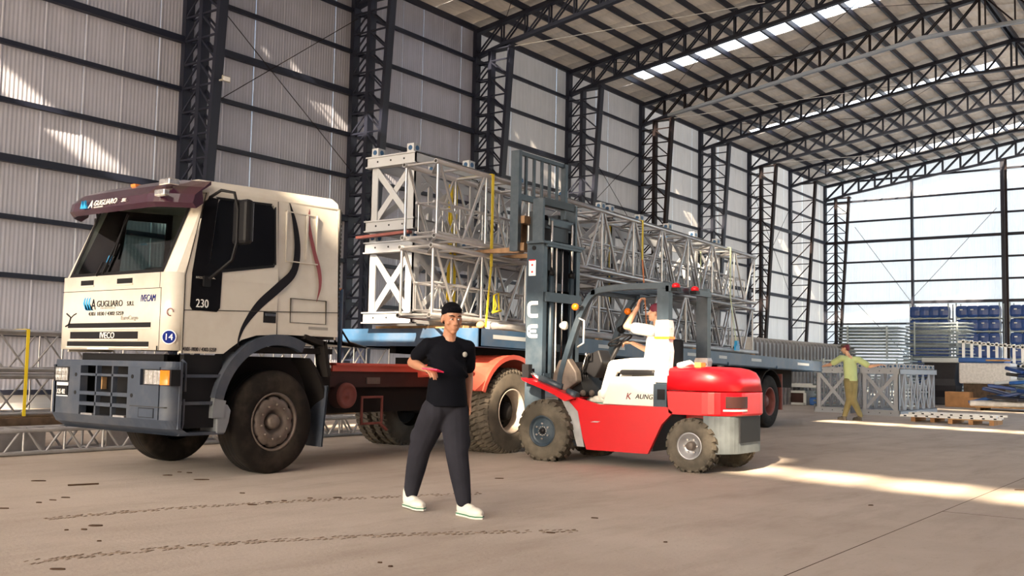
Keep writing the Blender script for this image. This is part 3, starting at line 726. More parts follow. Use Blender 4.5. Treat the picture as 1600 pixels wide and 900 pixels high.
# near window: dark glass with the black decal that carries 230
sidepanel('side_window', [[(6.335,2.03),(6.98,2.13),(7.01,2.17),(7.01,2.72),(6.97,2.765),(6.33,2.745),(6.30,2.70),(6.19,2.0)]], 'dglass', lambda z: yn(z)-0.004, near_door, -1, 0.03)
sidepanel('black_decal', [[(6.02,1.625),(6.30,1.62),(6.335,1.66),(6.35,2.02),(6.20,2.1),(6.30,2.74),(6.19,2.74),(6.13,2.65),(6.0,1.98),(5.99,1.66)]], 'blackg', lambda z: yn(z)-0.006, near_door, -1, 0.03)
sidepanel('window_frame', [[(6.30,2.735),(6.97,2.765),(6.98,2.785),(6.27,2.755)], [(7.01,2.15),(7.03,2.15),(7.03,2.76),(7.01,2.74)], [(6.34,2.01),(7.0,2.12),(7.02,2.15),(6.34,2.04)]], 'black', lambda z: yn(z)-0.008, near_door, -1, 0.02)
SR = (1,0,0)
def stext(nm, s, size, x, z, m_, par, d=0.009, **k): return text(nm, s, size, (x, yn(z)-d, z), SR, UP, m_, par, **k)
stext('number_lettering', '230', 0.115, 6.05, 1.655, 'decw', near_door, xs=0.86)
stext('phone_lettering', '4301-1830 / 4302-5259', 0.052, 5.93, 1.235, 'deck', near_door, xs=0.78, d=0.003)
stext('small_lettering', 'IVECO', 0.03, 6.04, 1.93, 'decg', near_door)
b = MB().box(6.88,7.045,NY-0.006,NY,1.545,1.655); dh = b.build('handle_recess', 'black', near_door, bevel=0.01)
MB().box(6.90,7.03,NY-0.02,NY-0.006,1.615,1.64).build('door_handle', 'bumper', near_door)
# seams
def sseam(x0, z0, x1, z1, par): 
    MB().bar((x0, yn(z0)-0.001, z0), (x1, yn(z1)-0.001, z1), 0.008, 0.006, up=(0,1,0)).build('panel_seam', 'seam', par)
sseam(5.925,1.21,5.925,1.95,near_door); sseam(5.925,1.95,6.16,2.78,near_door); sseam(7.065,1.43,7.065,2.82,near_door); sseam(5.93,1.62,7.93,1.70,near_door)
# swooshes painted on the side
def ribbon(cl, ws, mm, nm, par, d=0.003):
    L = []; Rr = []
    for i, (x, z) in enumerate(cl):
        a = cl[max(0,i-1)]; c_ = cl[min(len(cl)-1,i+1)]; dx, dz = c_[0]-a[0], c_[1]-a[1]; l = math.hypot(dx, dz); nx, nz = -dz/l, dx/l
        L.append((x+nx*ws[i], z+nz*ws[i])); Rr.append((x-nx*ws[i], z-nz*ws[i]))
    n = len(cl); b = MB(); b.add([(x, yn(z)-d, z) for x, z in L]+[(x, yn(z)-d, z) for x, z in Rr], [(i,i+1,n+i+1,n+i) for i in range(n-1)])
    return b.build(nm, mm, par)
panel_near = [o for o in bpy.data.objects if o.name.startswith('cab_side_panel')][0]
def smooth(pts, n=6):
    out = []
    for i in range(len(pts)-1):
        p0, p1, p2, p3 = pts[max(0,i-1)], pts[i], pts[i+1], pts[min(len(pts)-1,i+2)]
        for k in range(n):
            t = k/n; out.append(tuple(0.5*((2*p1[a])+(-p0[a]+p2[a])*t+(2*p0[a]-5*p1[a]+4*p2[a]-p3[a])*t*t+(-p0[a]+3*p1[a]-3*p2[a]+p3[a])*t**3) for a in range(len(p1))))
    out.append(pts[-1]); return out
sw = smooth([(7.22,2.83,0.004),(7.29,2.62,0.03),(7.325,2.35,0.042),(7.27,2.10,0.045),(7.07,1.92,0.05),(6.82,1.72,0.045),(6.65,1.52,0.025),(6.585,1.38,0.014),(6.57,1.29,0.004)])
ribbon([(x, z) for x, z, _ in sw], [w_ for *_, w_ in sw], 'deck', 'painted_swoosh', near_door)
sw = smooth([(7.50,2.80,0.003),(7.49,2.62,0.022),(7.56,2.35,0.026),(7.63,2.15,0.028),(7.645,1.98,0.02),(7.60,1.80,0.003)])
ribbon([(x, z) for x, z, _ in sw], [w_ for *_, w_ in sw], 'decm', 'painted_swoosh', panel_near)
# embossed window panel and locker flap on the rear side panel
def rimrect(x0,x1,z0,z1,nm,mm,par,t=0.012,d=0.008):
    b = MB()
    for (a,b_,c_,e) in ((x0,x1,z0,z0+t),(x0,x1,z1-t,z1),(x0,x0+t,z0,z1),(x1-t,x1,z0,z1)): b.box(a,b_,yn((c_+e)/2)-d,yn(0)+0.08,c_,e)
    return b.build(nm, mm, par)
rimrect(7.17,7.61,2.20,2.74,'embossed_frame','white',panel_near); MB().box(7.45,7.475,yn(2.5)-0.008,yn(2.5),2.24,2.72).build('embossed_rib','white',panel_near)
rimrect(7.24,7.75,1.56,1.82,'flap_seam','seam',panel_near,0.005,0.002)
MB().box(7.50,7.78,NY-0.002,NY,1.50,1.53).build('grime_strip','decg',panel_near)
# rear wall, roof, floor, pillars
MB().box(XB-0.03, XB, NY+0.05, FY-0.05, 1.40, 2.86).build('cab_rear_wall', 'white', tr)
b = MB()
for i in range(26):
    z = 1.62+i*0.048; b.add([(XB,NY+0.04,z),(XB+0.05,NY+0.06,z-0.012),(XB+0.05,NY+0.06,z+0.012),(XB,NY+0.04,z+0.024),(XB,NY+0.2,z),(XB+0.05,NY+0.2,z-0.012),(XB+0.05,NY+0.2,z+0.012),(XB,NY+0.2,z+0.024)],[(0,1,2,3),(4,7,6,5),(1,5,6,2),(3,2,6,7),(0,4,5,1)])
b.box(XB,XB+0.01,NY+0.03,NY+0.22,1.55,2.85); b.build('air_intake_louvres', 'black', tr)
rr = [(6.10,NY+.12),(7.95,NY+.06),(7.95,FY-.06),(6.10,FY-.12)]
b = MB()
rings = []
for (z, ins, xo) in ((2.79, 0.0, 6.12), (2.86, 0.02, 6.06), (2.93, 0.10, 6.13)):
    rise = lambda x: (x-6.1)*0.035
    ring = [(xo, yn(2.8)+ins), (XB-ins*0.3, yn(2.8)+ins-0.01), (XB-ins*0.3, yf(2.8)-ins+0.01), (xo, yf(2.8)-ins)]
    rings.append([(x, y, z+rise(x)-0.01) for x, y in ring])
b.loft(rings); b.build('cab_roof', 'white', tr, bevel=0.02)
MB().box(6.0, 7.9, NY+0.04, FY-0.04, 1.24, 1.30).build('cab_floor', 'under', tr)
# A pillars: curved corner from belt to roof
for (s_, y0, nm) in ((1, NY, 'n'), (-1, FY, 'f')):
    b = MB(); rings = []
    for i in range(7):
        t = i/6; z = 1.975+0.80*t; xo = XF+0.0+0.33*t; 
        yb = y0+s_*side_off(z)
        rings.append([(xo+0.02, yb+s_*0.17, z), (xo+0.03, yb+s_*0.10, z), (xo+0.07, yb+s_*0.03, z), (xo+0.135, yb, z), (xo+0.15, yb+s_*0.04, z), (xo+0.08, yb+s_*0.17, z)])
    b.loft(rings); b.build('windscreen_pillar', 'white', tr)
# windscreen with black surround
def ws(y, t, d=0): return (XF+0.02+0.33*t-d, y, 1.975+0.80*t)
b = MB(); b.add([ws(NY+0.17,0), ws(FY-0.17,0), ws(FY-0.19,1), ws(NY+0.19,1)], [(0,1,2,3)]); scr = b.build('windscreen', 'glass', tr)
b = MB()
def wq(y0,y1,t0,t1,d): return [ws(y0,t0,d), ws(y1,t0,d), ws(y1,t1,d), ws(y0,t1,d)]
for q in (wq(NY+.165,FY-.165,-0.005,0.045,.004), wq(NY+.17,FY-.17,0.93,1.0,.004), wq(NY+.165,NY+.21,0,1,.004), wq(FY-.21,FY-.165,0,1,.004)): b.add(q, [(0,1,2,3)])
b.build('screen_surround', 'black', scr)
b = MB(); b.bar(ws(9.35,0.02,.03), ws(9.33,0.80,.03), 0.02, 0.015); b.bar(ws(9.28,0.25,.035), ws(9.36,0.82,.035), 0.014, 0.02); b.bar(ws(9.45,0.0,.03), ws(9.43,0.18,.03), 0.03, 0.02); b.build('wiper', 'black', scr)
b = MB(); b.add([ws(9.42,0.18,.006),ws(9.36,0.18,.006),ws(9.36,0.27,.006),ws(9.42,0.27,.006)],[(0,1,2,3)]); b.build('screen_sticker','decb',scr)
# interior
b = MB().box(5.98,6.35,NY+.1,FY-.1,1.70,1.98).box(6.0,6.3,8.5,9.0,1.98,2.06); b.build('dashboard', 'black', tr, bevel=0.03)
b = MB(); cs = V((6.42,8.72,2.05)); ax_ = V((-0.5,0,0.85)).normalized(); u1 = V((0,1,0)); u2 = ax_.cross(u1)
b.path([cs+(u1*math.cos(t)+u2*math.sin(t))*0.21 for t in [2*math.pi*i/24 for i in range(24)]], 0.014, 6, closed=True); b.tube(cs-u1*.2,cs+u1*.2,.012,6); b.tube(cs,(6.3,8.72,1.95),.03,8); b.build('steering_wheel','black',tr)
for y in (8.72, 9.75):
    b = MB().box(6.75,7.25,y-.25,y+.25,1.55,1.72).box(7.2,7.34,y-.25,y+.25,1.6,2.35).box(7.22,7.33,y-.13,y+.13,2.35,2.55); b.build('seat', 'black', tr, bevel=0.04)
MB().box(7.5,7.52,NY+.1,FY-.1,1.4,2.8).build('sleeper_curtain','black',tr)
# visor
b = MB(); rings = []
ny_ = 22
for i in range(ny_+1):
    t = i/ny_; y = NY-0.02 + (FY-NY+0.04)*t; e = min(t, 1-t)*ny_/4.0; e = min(1, e); bulge = math.sin(math.pi/2*e)
    xf_ = 5.98-0.27*bulge; hz = 0.012*math.sin(math.pi*t)
    rings.append([(xf_+0.02, y, 2.60), (xf_-0.02, y, 2.645), (xf_+0.0, y, 2.73), (xf_+0.10, y, 2.815+hz), (min(6.16, xf_+0.3), y, 2.885+hz+0.015*bulge), (6.16, y, 2.85), (6.06, y, 2.78), (xf_+0.10, y, 2.66)])
b.loft(rings, sm=False); vis = b.build('sun_visor', 'purple', tr)
vn = V((-0.80,0,0.0)); 
def vtext(nm, s, size, y, z, m_, xs=1, sh=0.25): return text(nm, s, size, (5.673+(z-2.645)*0.2, y, z), (0,-1,0), (0.22,0,1), m_, vis, xs=xs, shear=sh, depth=0.004)
vtext('company_lettering', 'A', 0.115, 9.50, 2.655, 'decw', 0.9)
vtext('company_lettering', 'GUGLIARO', 0.078, 9.415, 2.672, 'decw', 1.02)
vtext('company_lettering', 'SRL', 0.05, 8.93, 2.675, 'decw', 1.0)
vtext('company_lettering', 'TRANSPORTE', 0.02, 9.40, 2.648, 'decw', 1.3)
for k in range(2):
    y0 = 9.60-0.05*k; b = MB().prism([(y0+.02,2.655),(y0-.045,2.652),(y0-.01,2.70),(y0-.005,2.735),(y0+.005,2.70)], 'x', 5.66, 5.682); b.build('logo_flash','decb',vis)
for yy in (8.34,):
    MB().box(5.74,5.86,yy-.085,yy+.085,2.80,2.865).build('marker_lamp', 'chrome', vis, bevel=0.012)
MB().box(5.68,5.74,8.24,8.40,2.69,2.75).build('marker_reflector','chrome',vis,bevel=0.01)
MB().box(6.0,6.06,9.2,9.28,2.90,2.93).build('clearance_lamp','orange',vis)
# mirror near side, arm and housing
b = MB(); b.path([(6.20,NY+.04,2.74),(6.22,NY-.10,2.80),(6.30,NY-.20,2.78),(6.335,NY-.22,2.62),(6.335,NY-.22,2.30),(6.30,NY-.20,2.12),(6.16,NY-.05,1.93)], 0.016, 8); b.box(6.12,6.2,NY-.03,NY+.02,1.86,1.96); b.build('mirror_arm', 'black', tr)
b = MB().box(6.34,6.44,NY-.34,NY-.12,2.28,2.72); mi = b.build('mirror_housing', 'black', tr, bevel=0.035)
MB().box(6.442,6.447,NY-.32,NY-.14,2.31,2.69).build('mirror_glass', 'rod', mi)
b = MB(); b.path([(6.2,FY-.04,2.74),(6.22,FY+.10,2.78),(6.3,FY+.2,2.7),(6.3,FY+.2,2.2),(6.18,FY+.03,1.95)],0.016,8); b.box(6.32,6.42,FY+.1,FY+.3,2.28,2.7); b.build('mirror_arm','black',tr)
# bumper
by0, by1 = NY-0.02, FY+0.05
prof = arc2(XF+0.10, by0+0.10, 0.12, 270, 180, 6)+arc2(XF+0.10, by1-0.10, 0.12, 180, 90, 6)
def bband(z0, z1, o0, o1, segs=None):
    b_ = MB(); L = prof
    vs = [(x+o0, y, z0) for x, y in L]+[(x+o1, y, z1) for x, y in L]+[(x+0.10, y, z1) for x, y in L]+[(x+0.10, y, z0) for x, y in L]; n = len(L)
    for a, c_ in ((0,1),(1,2),(3,0)):
        b_.add(vs, [(a*n+i, a*n+i+1, c_*n+i+1, c_*n+i) for i in range(n-1)])
    return b_
bp = MB()
def merge(a, b_): a.add(b_.v, b_.f); return a
merge(bp, bband(1.075,1.13,0.02,0.03)); merge(bp, bband(0.50,0.585,0.05,0.0)); merge(bp, bband(0.44,0.50,0.16,0.05))
# solid side fields left and right of the grille opening, z .585..1.075, with openings for lamps
def field(y0, y1, z0, z1, x=XF-0.02): bp.box(x, x+0.08, y0, y1, z0, z1)
field(8.66,8.80,0.585,1.075); field(9.62,9.78,0.585,1.075)
field(8.30,8.66,0.585,0.905); field(8.30,8.66,1.055,1.075); field(8.60,8.66,0.905,1.055)
field(9.78,10.06,0.585,0.905); field(9.78,10.06,1.055,1.075); field(9.78,9.82,0.905,1.055)
for (ya, s_) in ((by0+0.10,-1),(by1-0.10,1)):
    L = arc2(XF+0.10, ya, 0.12, 270, 180, 6) if s_ < 0 else arc2(XF+0.10, ya, 0.12, 180, 90, 6)
    for z0, z1 in ((0.585,0.905),(1.055,1.075)): shell_strip(bp, L, z0, z1)
    bp.box(XF+0.10, XF+0.13, ya+s_*0.12-0.012, ya+s_*0.12+0.012, 0.50, 1.13)
bum = bp.build('bumper', 'bumper', tr)
# grille bars in the opening y 8.80..9.62
for y in (9.06, 9.34): MB().box(XF-0.02,XF+0.03,y-.012,y+.012,0.585,1.075).build('grille_bar','bumper',bum)
for z, hh in ((0.985,0.012),(0.80,0.018),(0.695,0.018)): MB().box(XF-0.02,XF+0.03,8.80,9.62,z-hh,z+hh).build('grille_bar','bumper',bum)
MB().box(XF-0.022,XF+0.02,8.83,9.02,0.583,0.60).build('tread_plate','alud',bum); MB().box(XF-0.022,XF+0.02,9.38,9.58,0.583,0.60).build('tread_plate','alud',bum)
MB().box(XF+0.16,XF+0.20,8.5,9.9,0.50,1.2).build('radiator','black',tr)
MB().box(XF+0.10,XF+0.15,9.42,9.50,0.84,0.96).build('air_horn','wood',tr)
for y in (8.725, 9.70):
    for z in (0.98, 0.80): MB().tube((XF-0.024,y,z),(XF-0.01,y,z),0.02,10).build('bumper_hole','black',bum)
for (y0, y1, am) in ((8.12,8.58,True),(9.84,10.14,False)):
    hb = MB().box(XF-0.004,XF+0.10,y0+0.02 if am else y0,y1,0.905,1.055).build('headlight','black',tr)
    ye = 8.25 if am else y0
    MB().box(XF-0.018,XF-0.004,8.285 if am else y0+.02,8.53 if am else y1-.06,0.915,1.045).build('reflector','chrome',hb)
    MB().box(XF-0.03,XF-0.019,8.28 if am else y0+.02,8.53 if am else y1-.06,0.912,1.048).build('lamp_lens','lens',hb)
    for q in range(3):
        yq = (8.33 if am else 9.9)+0.07*q; MB().box(XF-0.021,XF-0.018,yq,yq+0.008,0.92,1.04).build('lamp_rib','decg',hb)
    if am:
        b = MB(); L = [(XF-0.03,8.275),(XF-0.028,8.20),(XF-0.005,8.165),(XF+0.03,8.155)]
        shell_strip(b, L, 0.912, 1.048); b.add([(x,y,1.048) for x,y in L]+[(XF+.03,8.275,1.048)],[(0,1,2,3,4)]); b.build('indicator_lens','amber',hb)
b = MB().prism([(8.36,0.60),(8.60,0.60),(8.60,0.69),(8.36,0.69)],'x',XF-0.026,XF-0.018); b.build('fog_recess','black',bum); MB().box(XF-0.028,XF-0.02,8.365,8.59,0.605,0.683).build('fog_cover','bumper',bum)
fplate('bumper_crease', 8.2,8.75,0.70,0.706,'seam',bum,0.022)
npl = MB().box(XF-0.03,XF-0.022,9.83,10.02,0.76,0.89).build('number_plate','black',bum); MB().box(XF-0.032,XF-0.029,9.82,10.03,0.865,0.895).box(XF-0.032,XF-0.029,9.82,10.03,0.755,0.765).build('plate_border','decw',npl)
text('plate_lettering','X35 402',0.07,(XF-0.033,10.02,0.78),FR,UP,'decw',npl,xs=0.62)
# steps, front of arch
b = MB().box(5.98,6.42,NY+.04,NY+.10,0.50,1.2); b.build('step_well','black',tr)
for z, x1 in ((1.00,6.40),(0.74,6.40),(0.45,6.45)): MB().box(5.93,x1,NY-0.0,NY+0.22,z-0.018,z+0.012).build('step_tread','bumper',tr)
b = MB().prism([(6.35,0.44),(6.46,0.44),(6.50,0.55),(6.52,0.66),(6.48,0.72),(6.35,0.74)],'y',NY-.01,NY+.25); b.build('step_guard','greyst',tr,bevel=0.015)
b = MB(); b.path([(5.93,NY+.0,1.15),(5.965,NY-.012,1.12),(5.97,NY-.012,0.85)],0.012,6); b.path([(5.96,NY-.012,0.78),(5.96,NY-.012,0.55),(5.94,NY,0.45)],0.012,6); b.build('edge_trim','bumper',tr)
# wheel arch (fender), outer band following the arch
AC, AR = (7.09,0.62), 0.68
def archband(a0, a1, r0, r1, y0, y1, n=18, cx=AC[0], cz=AC[1]):
    b_ = MB(); rings = []
    for i in range(n+1):
        a = math.radians(a0+(a1-a0)*i/n); c_, s_ = math.cos(a), math.sin(a)
        rings.append([(cx+c_*r0, y0, cz+s_*r0), (cx+c_*r1, y0, cz+s_*r1), (cx+c_*r1, y1, cz+s_*r1), (cx+c_*r0, y1, cz+s_*r0)])
    return b_.loft(rings)
archband(64,168,0.70,0.81,NY-.03,NY+.30).build('front_mudguard','bumper',tr)
archband(168,182,0.66,0.80,NY-.02,NY+.3,4).build('mudguard_lower','greyst',tr)
archband(-2,50,0.72,0.75,NY+.04,NY+.32,12).build('rear_mudguard','under',tr)
MB().add([(7.80,NY+.0,0.90),(7.83,NY+.3,0.90),(7.79,NY+.3,0.24),(7.74,NY+.0,0.24)],[(0,1,2,3)]).add([(7.82,NY+.0,0.90),(7.85,NY+.3,0.90),(7.81,NY+.3,0.24),(7.76,NY+.0,0.24)],[(3,2,1,0)]).build('mudflap','bumper',tr)
for i,(a_,b_) in enumerate((((7.44,NY+.05,1.42),(7.72,NY+.05,1.35)),((7.72,NY+.05,1.38),(7.80,NY+.05,1.0)))): MB().bar(a_,b_,0.05,0.16,up=(0,1,0)).build('arch_bracket','under',tr)
# chassis
for y in (8.88, 9.72):
    MB().box(5.98,8.45,y-.04,y+.04,0.80,1.02).build('chassis_rail','under',tr)
    MB().box(8.45,11.7,y-.04,y+.04,0.86,1.08).build('chassis_rail','dkred',tr)
MB().box(8.45,10.8,8.80,8.83,1.05,1.14).box(8.45,10.8,8.74,8.86,1.12,1.15).build('red_side_rail','red_ch',tr)
MB().box(8.0,10.3,8.92,9.7,0.55,0.86).build('gearbox_mass','under',tr)
MB().box(6.2,7.9,8.7,9.9,0.62,1.2).build('engine_block','under',tr)
MB().tube((7.12,8.5,0.53),(7.12,10.0,0.53),0.06,10).build('axle','under',tr); MB().tube((11.03,8.5,0.55),(11.03,10.2,0.55),0.10,10).build('axle','under',tr)
b = MB().tube((8.66,8.78,0.765),(8.66,9.3,0.765),0.155,24); tk = b.build('air_tank','dkred',tr)
MB().lathe([(0,0.155),(-0.03,0.15),(-0.035,0.12),(-0.02,0.115),(-0.015,0.02),(-0.03,0.018),(-0.031,0.001)],(8.66,8.78,0.765),'y',28).build('tank_end','rimred',tk)
b = MB(); q = [(8.95,8.8,0.42),(9.30,8.8,0.42),(9.30,8.8,0.74),(8.95,8.8,0.74)]; b.path([q[0],q[1],q[2],q[3]],0.022,6,closed=True); b.tube((9.27,8.8,.42),(9.4,8.8,.33),.02,6); b.build('side_guard_loop','rimred',tr)
MB().box(9.05,9.28,8.82,8.84,0.9,0.98).build('chassis_plate','rim',tr)
b = MB()
for i in range(5):
    y0 = 8.9+0.12*i; b.path([(7.98,y0,1.65),(8.10,y0+.05,1.45),(8.3,y0,1.38),(8.45,y0-.05,1.5),(8.6+.1*i,y0,1.62),(8.8,y0,1.4),(9.4,9.2,1.35)],0.014,6)
b.build('air_hose','black',tr)
MB().tube((8.5,8.75,1.15),(8.5,8.75,2.02),0.025,8).build('hose_post','trail',tr); MB().path([(8.5,8.75,2.02),(8.42,8.75,2.0),(8.3,8.8,1.75),(8.25,8.8,1.62)],0.014,6).build('orange_hose','orange',tr)
MB().box(10.5,11.6,8.9,9.7,1.10,1.24).build('fifth_wheel','under',tr)
# rear mudguard in red
RC = (11.03,0.58)
def rarch(a0,a1,r0,r1,y0,y1,n=16): return archband(a0,a1,r0,r1,y0,y1,n,RC[0],RC[1])
rarch(20,160,0.70,0.715,8.05,8.62).build('drive_mudguard','red_ch',tr)
rarch(20,160,0.66,0.72,8.035,8.06).build('mudguard_lip','red_ch',tr)
MB().add([(10.38,8.05,0.83),(10.2,8.05,0.83),(10.05,8.35,1.02),(10.40,8.35,1.14),(10.62,8.05,1.13),(10.48,8.05,1.0)],[(0,1,2,3,4,5)]).build('mudguard_skirt','red_ch',tr)
MB().tube((9.9,8.75,1.02),(10.35,8.2,1.06),0.04,10).build('mudguard_stay','red_ch',tr)
# wheels
wheel(tr, (7.10,8.22,0.53), 0.53, 0.29, -1, 'steer')
wheel(tr, (7.20,10.26,0.53), 0.53, 0.29, 1, 'steer')
wheel(tr, (11.03,8.06,0.55), 0.55, 0.27, -1, 'drive', 'rimw', 'rubberm')
wheel(tr, (11.03,8.38,0.55), 0.55, 0.27, -1, 'drive', 'rimw', 'rubberm')
wheel(tr, (11.03,10.45,0.55), 0.55, 0.27, 1, 'drive', 'rimw', 'rubberm')
wheel(tr, (11.03,10.13,0.55), 0.55, 0.27, 1, 'drive', 'rimw', 'rubberm')

# ---------------------------------------------------------------- trailer
DS = -0.0185
def dz(x): return 1.635 + (x-10.35)*DS      # deck top
tl = thing('flatbed_trailer', (16.7, 9.35, 0), 'blue flatbed semi-trailer loaded with trusses', 'trailer')
TY0, TY1 = 8.12, 10.58
def sbox(x0, x1, y0, y1, h0, h1):   # box following the deck slope; heights below deck top
    a, b_ = dz(x0), dz(x1)
    return ([(x0,y0,a-h0),(x1,y0,b_-h0),(x1,y1,b_-h0),(x0,y1,a-h0),(x0,y0,a-h1),(x1,y0,b_-h1),(x1,y1,b_-h1),(x0,y1,a-h1)],
            [(3,2,1,0),(4,5,6,7),(0,1,5,4),(1,2,6,5),(2,3,7,6),(3,0,4,7)])
for y0, y1 in ((TY0,TY0+.05),(TY1-.05,TY1)): MB().add(*sbox(10.35,23.1,y0,y1,0.24,0.0)).add(*sbox(10.35,23.1,min(y0,y0+.0),y1+.0,0.245,0.225)).build('side_rail','trail',tl)
MB().add(*sbox(10.33,10.40,TY0,TY1,0.24,0.0)).build('front_rail','trail',tl)
MB().add(*sbox(23.08,23.14,TY0,TY1,0.24,0.0)).build('rear_rail','trail',tl)
for i in range(12):
    y = TY0+.05+i*0.197
    MB().add(*sbox(10.40,23.08,y+.004,y+.193,0.045,0.006)).build('deck_plank','woodd',tl)
for i in range(13): 
    x = 11+i; MB().add(*sbox(x-.04,x+.04,TY0+.05,TY1-.05,0.20,0.05)).build('cross_bearer','under',tl)
for y in (8.85, 9.85): MB().add(*sbox(12.2,23.0,y-.06,y+.06,0.62,0.2)).add(*sbox(10.6,12.2,y-.06,y+.06,0.33,0.2)).build('main_beam','under',tl)
def rail_label(x, s): text('rail_lettering', s, 0.07, (x, TY0-.002, dz(x)-0.15), (1,0,DS), UP, 'decg', tl, xs=1.4)
for x0, L in ((10.65,1.0),(13.3,0.8),(16.3,0.35),(17.6,0.35),(19.1,0.5),(21.6,0.7)):
    m_ = 'lgrey'
    MB().add([(x0,TY0-.003,dz(x0)-.07),(x0+L,TY0-.003,dz(x0+L)-.07),(x0+L,TY0-.003,dz(x0+L)-.125),(x0,TY0-.003,dz(x0)-.125)],[(0,1,2,3)]).build('reflector_strip',m_,tl)
for x in (12.5,15,18,20.4): MB().add(*sbox(x,x+.05,TY0-.02,TY0,0.24,0.18)).build('rope_hook','trail',tl)
for x in (18.9, 20.15):
    wheel(tl,(x,8.16,0.535),0.535,0.26,-1,'trailer','rimred'); wheel(tl,(x,10.5,0.535),0.535,0.26,1,'trailer','rimred')
    MB().tube((x,8.4,.535),(x,10.3,.535),0.07,10).build('axle','under',tl)
    archband(25,155,0.62,0.64,8.14,8.7,12,x,0.56).build('mudguard','under',tl)
MB().box(20.80,20.83,8.16,8.7,0.35,1.1).build('mudflap','rimred',tl)
MB().box(14.2,14.32,8.5,8.62,0.1,1.3).box(14.1,14.4,8.45,8.7,0.05,0.1).build('landing_leg','under',tl)
MB().box(14.6,17.6,8.35,8.6,0.75,1.1).build('side_locker','under',tl)
# ---------------------------------------------------------------- the load: aluminium box trusses
TS = -0.0233
def alu_truss(name, label, x0, x1, y0, y1, zb0, zt0, n, cr_, br_, m='alu', slope=TS, ends=True, top_diag=True, group=None, thin=False, axis='x', zpost=True):
    def P(x, y, z): return (x, y, z+(x-x0)*slope)
    t = thing(name, (x0, (y0+y1)/2, zb0), label, 'truss', group)
    for y in (y0, y1):
        for z in (zb0, zt0):
            c = MB().tube(P(x0,y,z), P(x1,y,z), cr_, 12, caps=True).build('chord', m, t)
            if not thin: MB().tube(P(x0-0.002,y,z), P(x0+0.01,y,z), cr_*0.62, 12).build('tube_bore', 'aluin', c)
    L = (x1-x0); pl = L/n; e = 0.04
    for y in (y0, y1):
        for i in range(n+1):
            x = x0+0.05+(L-0.1)*i/n
            ubar('post', P(x,y,zb0), P(x,y,zt0), br_, br_, m, t, 'tube')
        for i in range(n):
            xa = x0+0.05+(L-0.1)*i/n; xb = x0+0.05+(L-0.1)*(i+1)/n; xm = (xa+xb)/2
            ubar('diagonal', P(xa+e,y,zt0), P(xm-e/2,y,zb0), br_, br_, m, t, 'tube')
            ubar('diagonal', P(xm+e/2,y,zb0), P(xb-e,y,zt0), br_, br_, m, t, 'tube')
    for z in (zb0, zt0):
        k = n*2 if not thin else n
        for i in range(k+1):
            x = x0+0.05+(L-0.1)*i/k
            ubar('cross_tube', P(x,y0,z), P(x,y1,z), br_, br_, m, t, 'tube')
        if top_diag:
            for i in range(n):
                x = x0+0.05+(L-0.1)*i/n
                ubar('cross_diagonal', P(x,y0,z), P(x+pl*0.5,y1,z), br_, br_, m, t, 'tube')
    return t
alu_truss('box_truss', 'bright aluminium box truss on top of the trailer load, strapped, nearest the forklift', 9.82, 20.12, 8.47, 9.015, 2.80, 3.765, 10, 0.034, 0.020, group='large box trusses on the trailer')
alu_truss('box_truss', 'aluminium box truss at deck level under the topmost one on the trailer', 9.80, 20.10, 8.50, 9.04, 1.785, 2.675, 10, 0.034, 0.020, group='large box trusses on the trailer')
alu_truss('small_box_truss', 'small aluminium truss nested inside the upper box truss on the trailer', 9.95, 19.9, 8.60, 8.90, 2.88, 3.27, 20, 0.018, 0.009, thin=True, top_diag=False)
alu_truss('small_box_truss', 'small aluminium truss nested inside the lower box truss at deck level', 9.97, 19.9, 8.62, 8.93, 1.86, 2.22, 20, 0.018, 0.009, thin=True, top_diag=False)
MB().tube((10.9,8.40,1.690),(20.0,8.40,1.461+.062),0.055,14).build('steel_pipe','alud')
tag(bpy.data.objects['steel_pipe'], 'thick dull grey pipe lying along the near edge of the trailer deck', 'pipe')
# dunnage boards
for i, (x, z, L_, lb) in enumerate(((9.95,1.66,1.6,'pale timber board lying across the front of the trailer deck'),(10.15,1.665,1.5,'timber board just behind the front edge of the trailer deck'),
                     (13.6,1.60,2.3,'timber bearer under the load beside the forklift mast'),(17.0,1.535,2.3,'timber bearer under the load behind the forklift hood'),(19.6,1.485,2.3,'timber bearer under the rear end of the load'))):
    y0 = 8.30 if i > 1 else 8.5
    zz = dz(x) if x > 10.3 else 1.66
    b = MB().box(x+ (0.55 if i < 2 else 0), x+0.12+(0.55 if i<2 else 0), y0, y0+L_, dz(x+.5), dz(x+.5)+.045).build('timber_board','wood')
    tag(b, lb, 'board')
MB().ell((10.55,8.25,1.68),(0.06,0.06,0.05)).build('rag_bundle','cardb'); tag(bpy.data.objects['rag_bundle'],'small tan rag bundle on the corner of the trailer deck','rag')

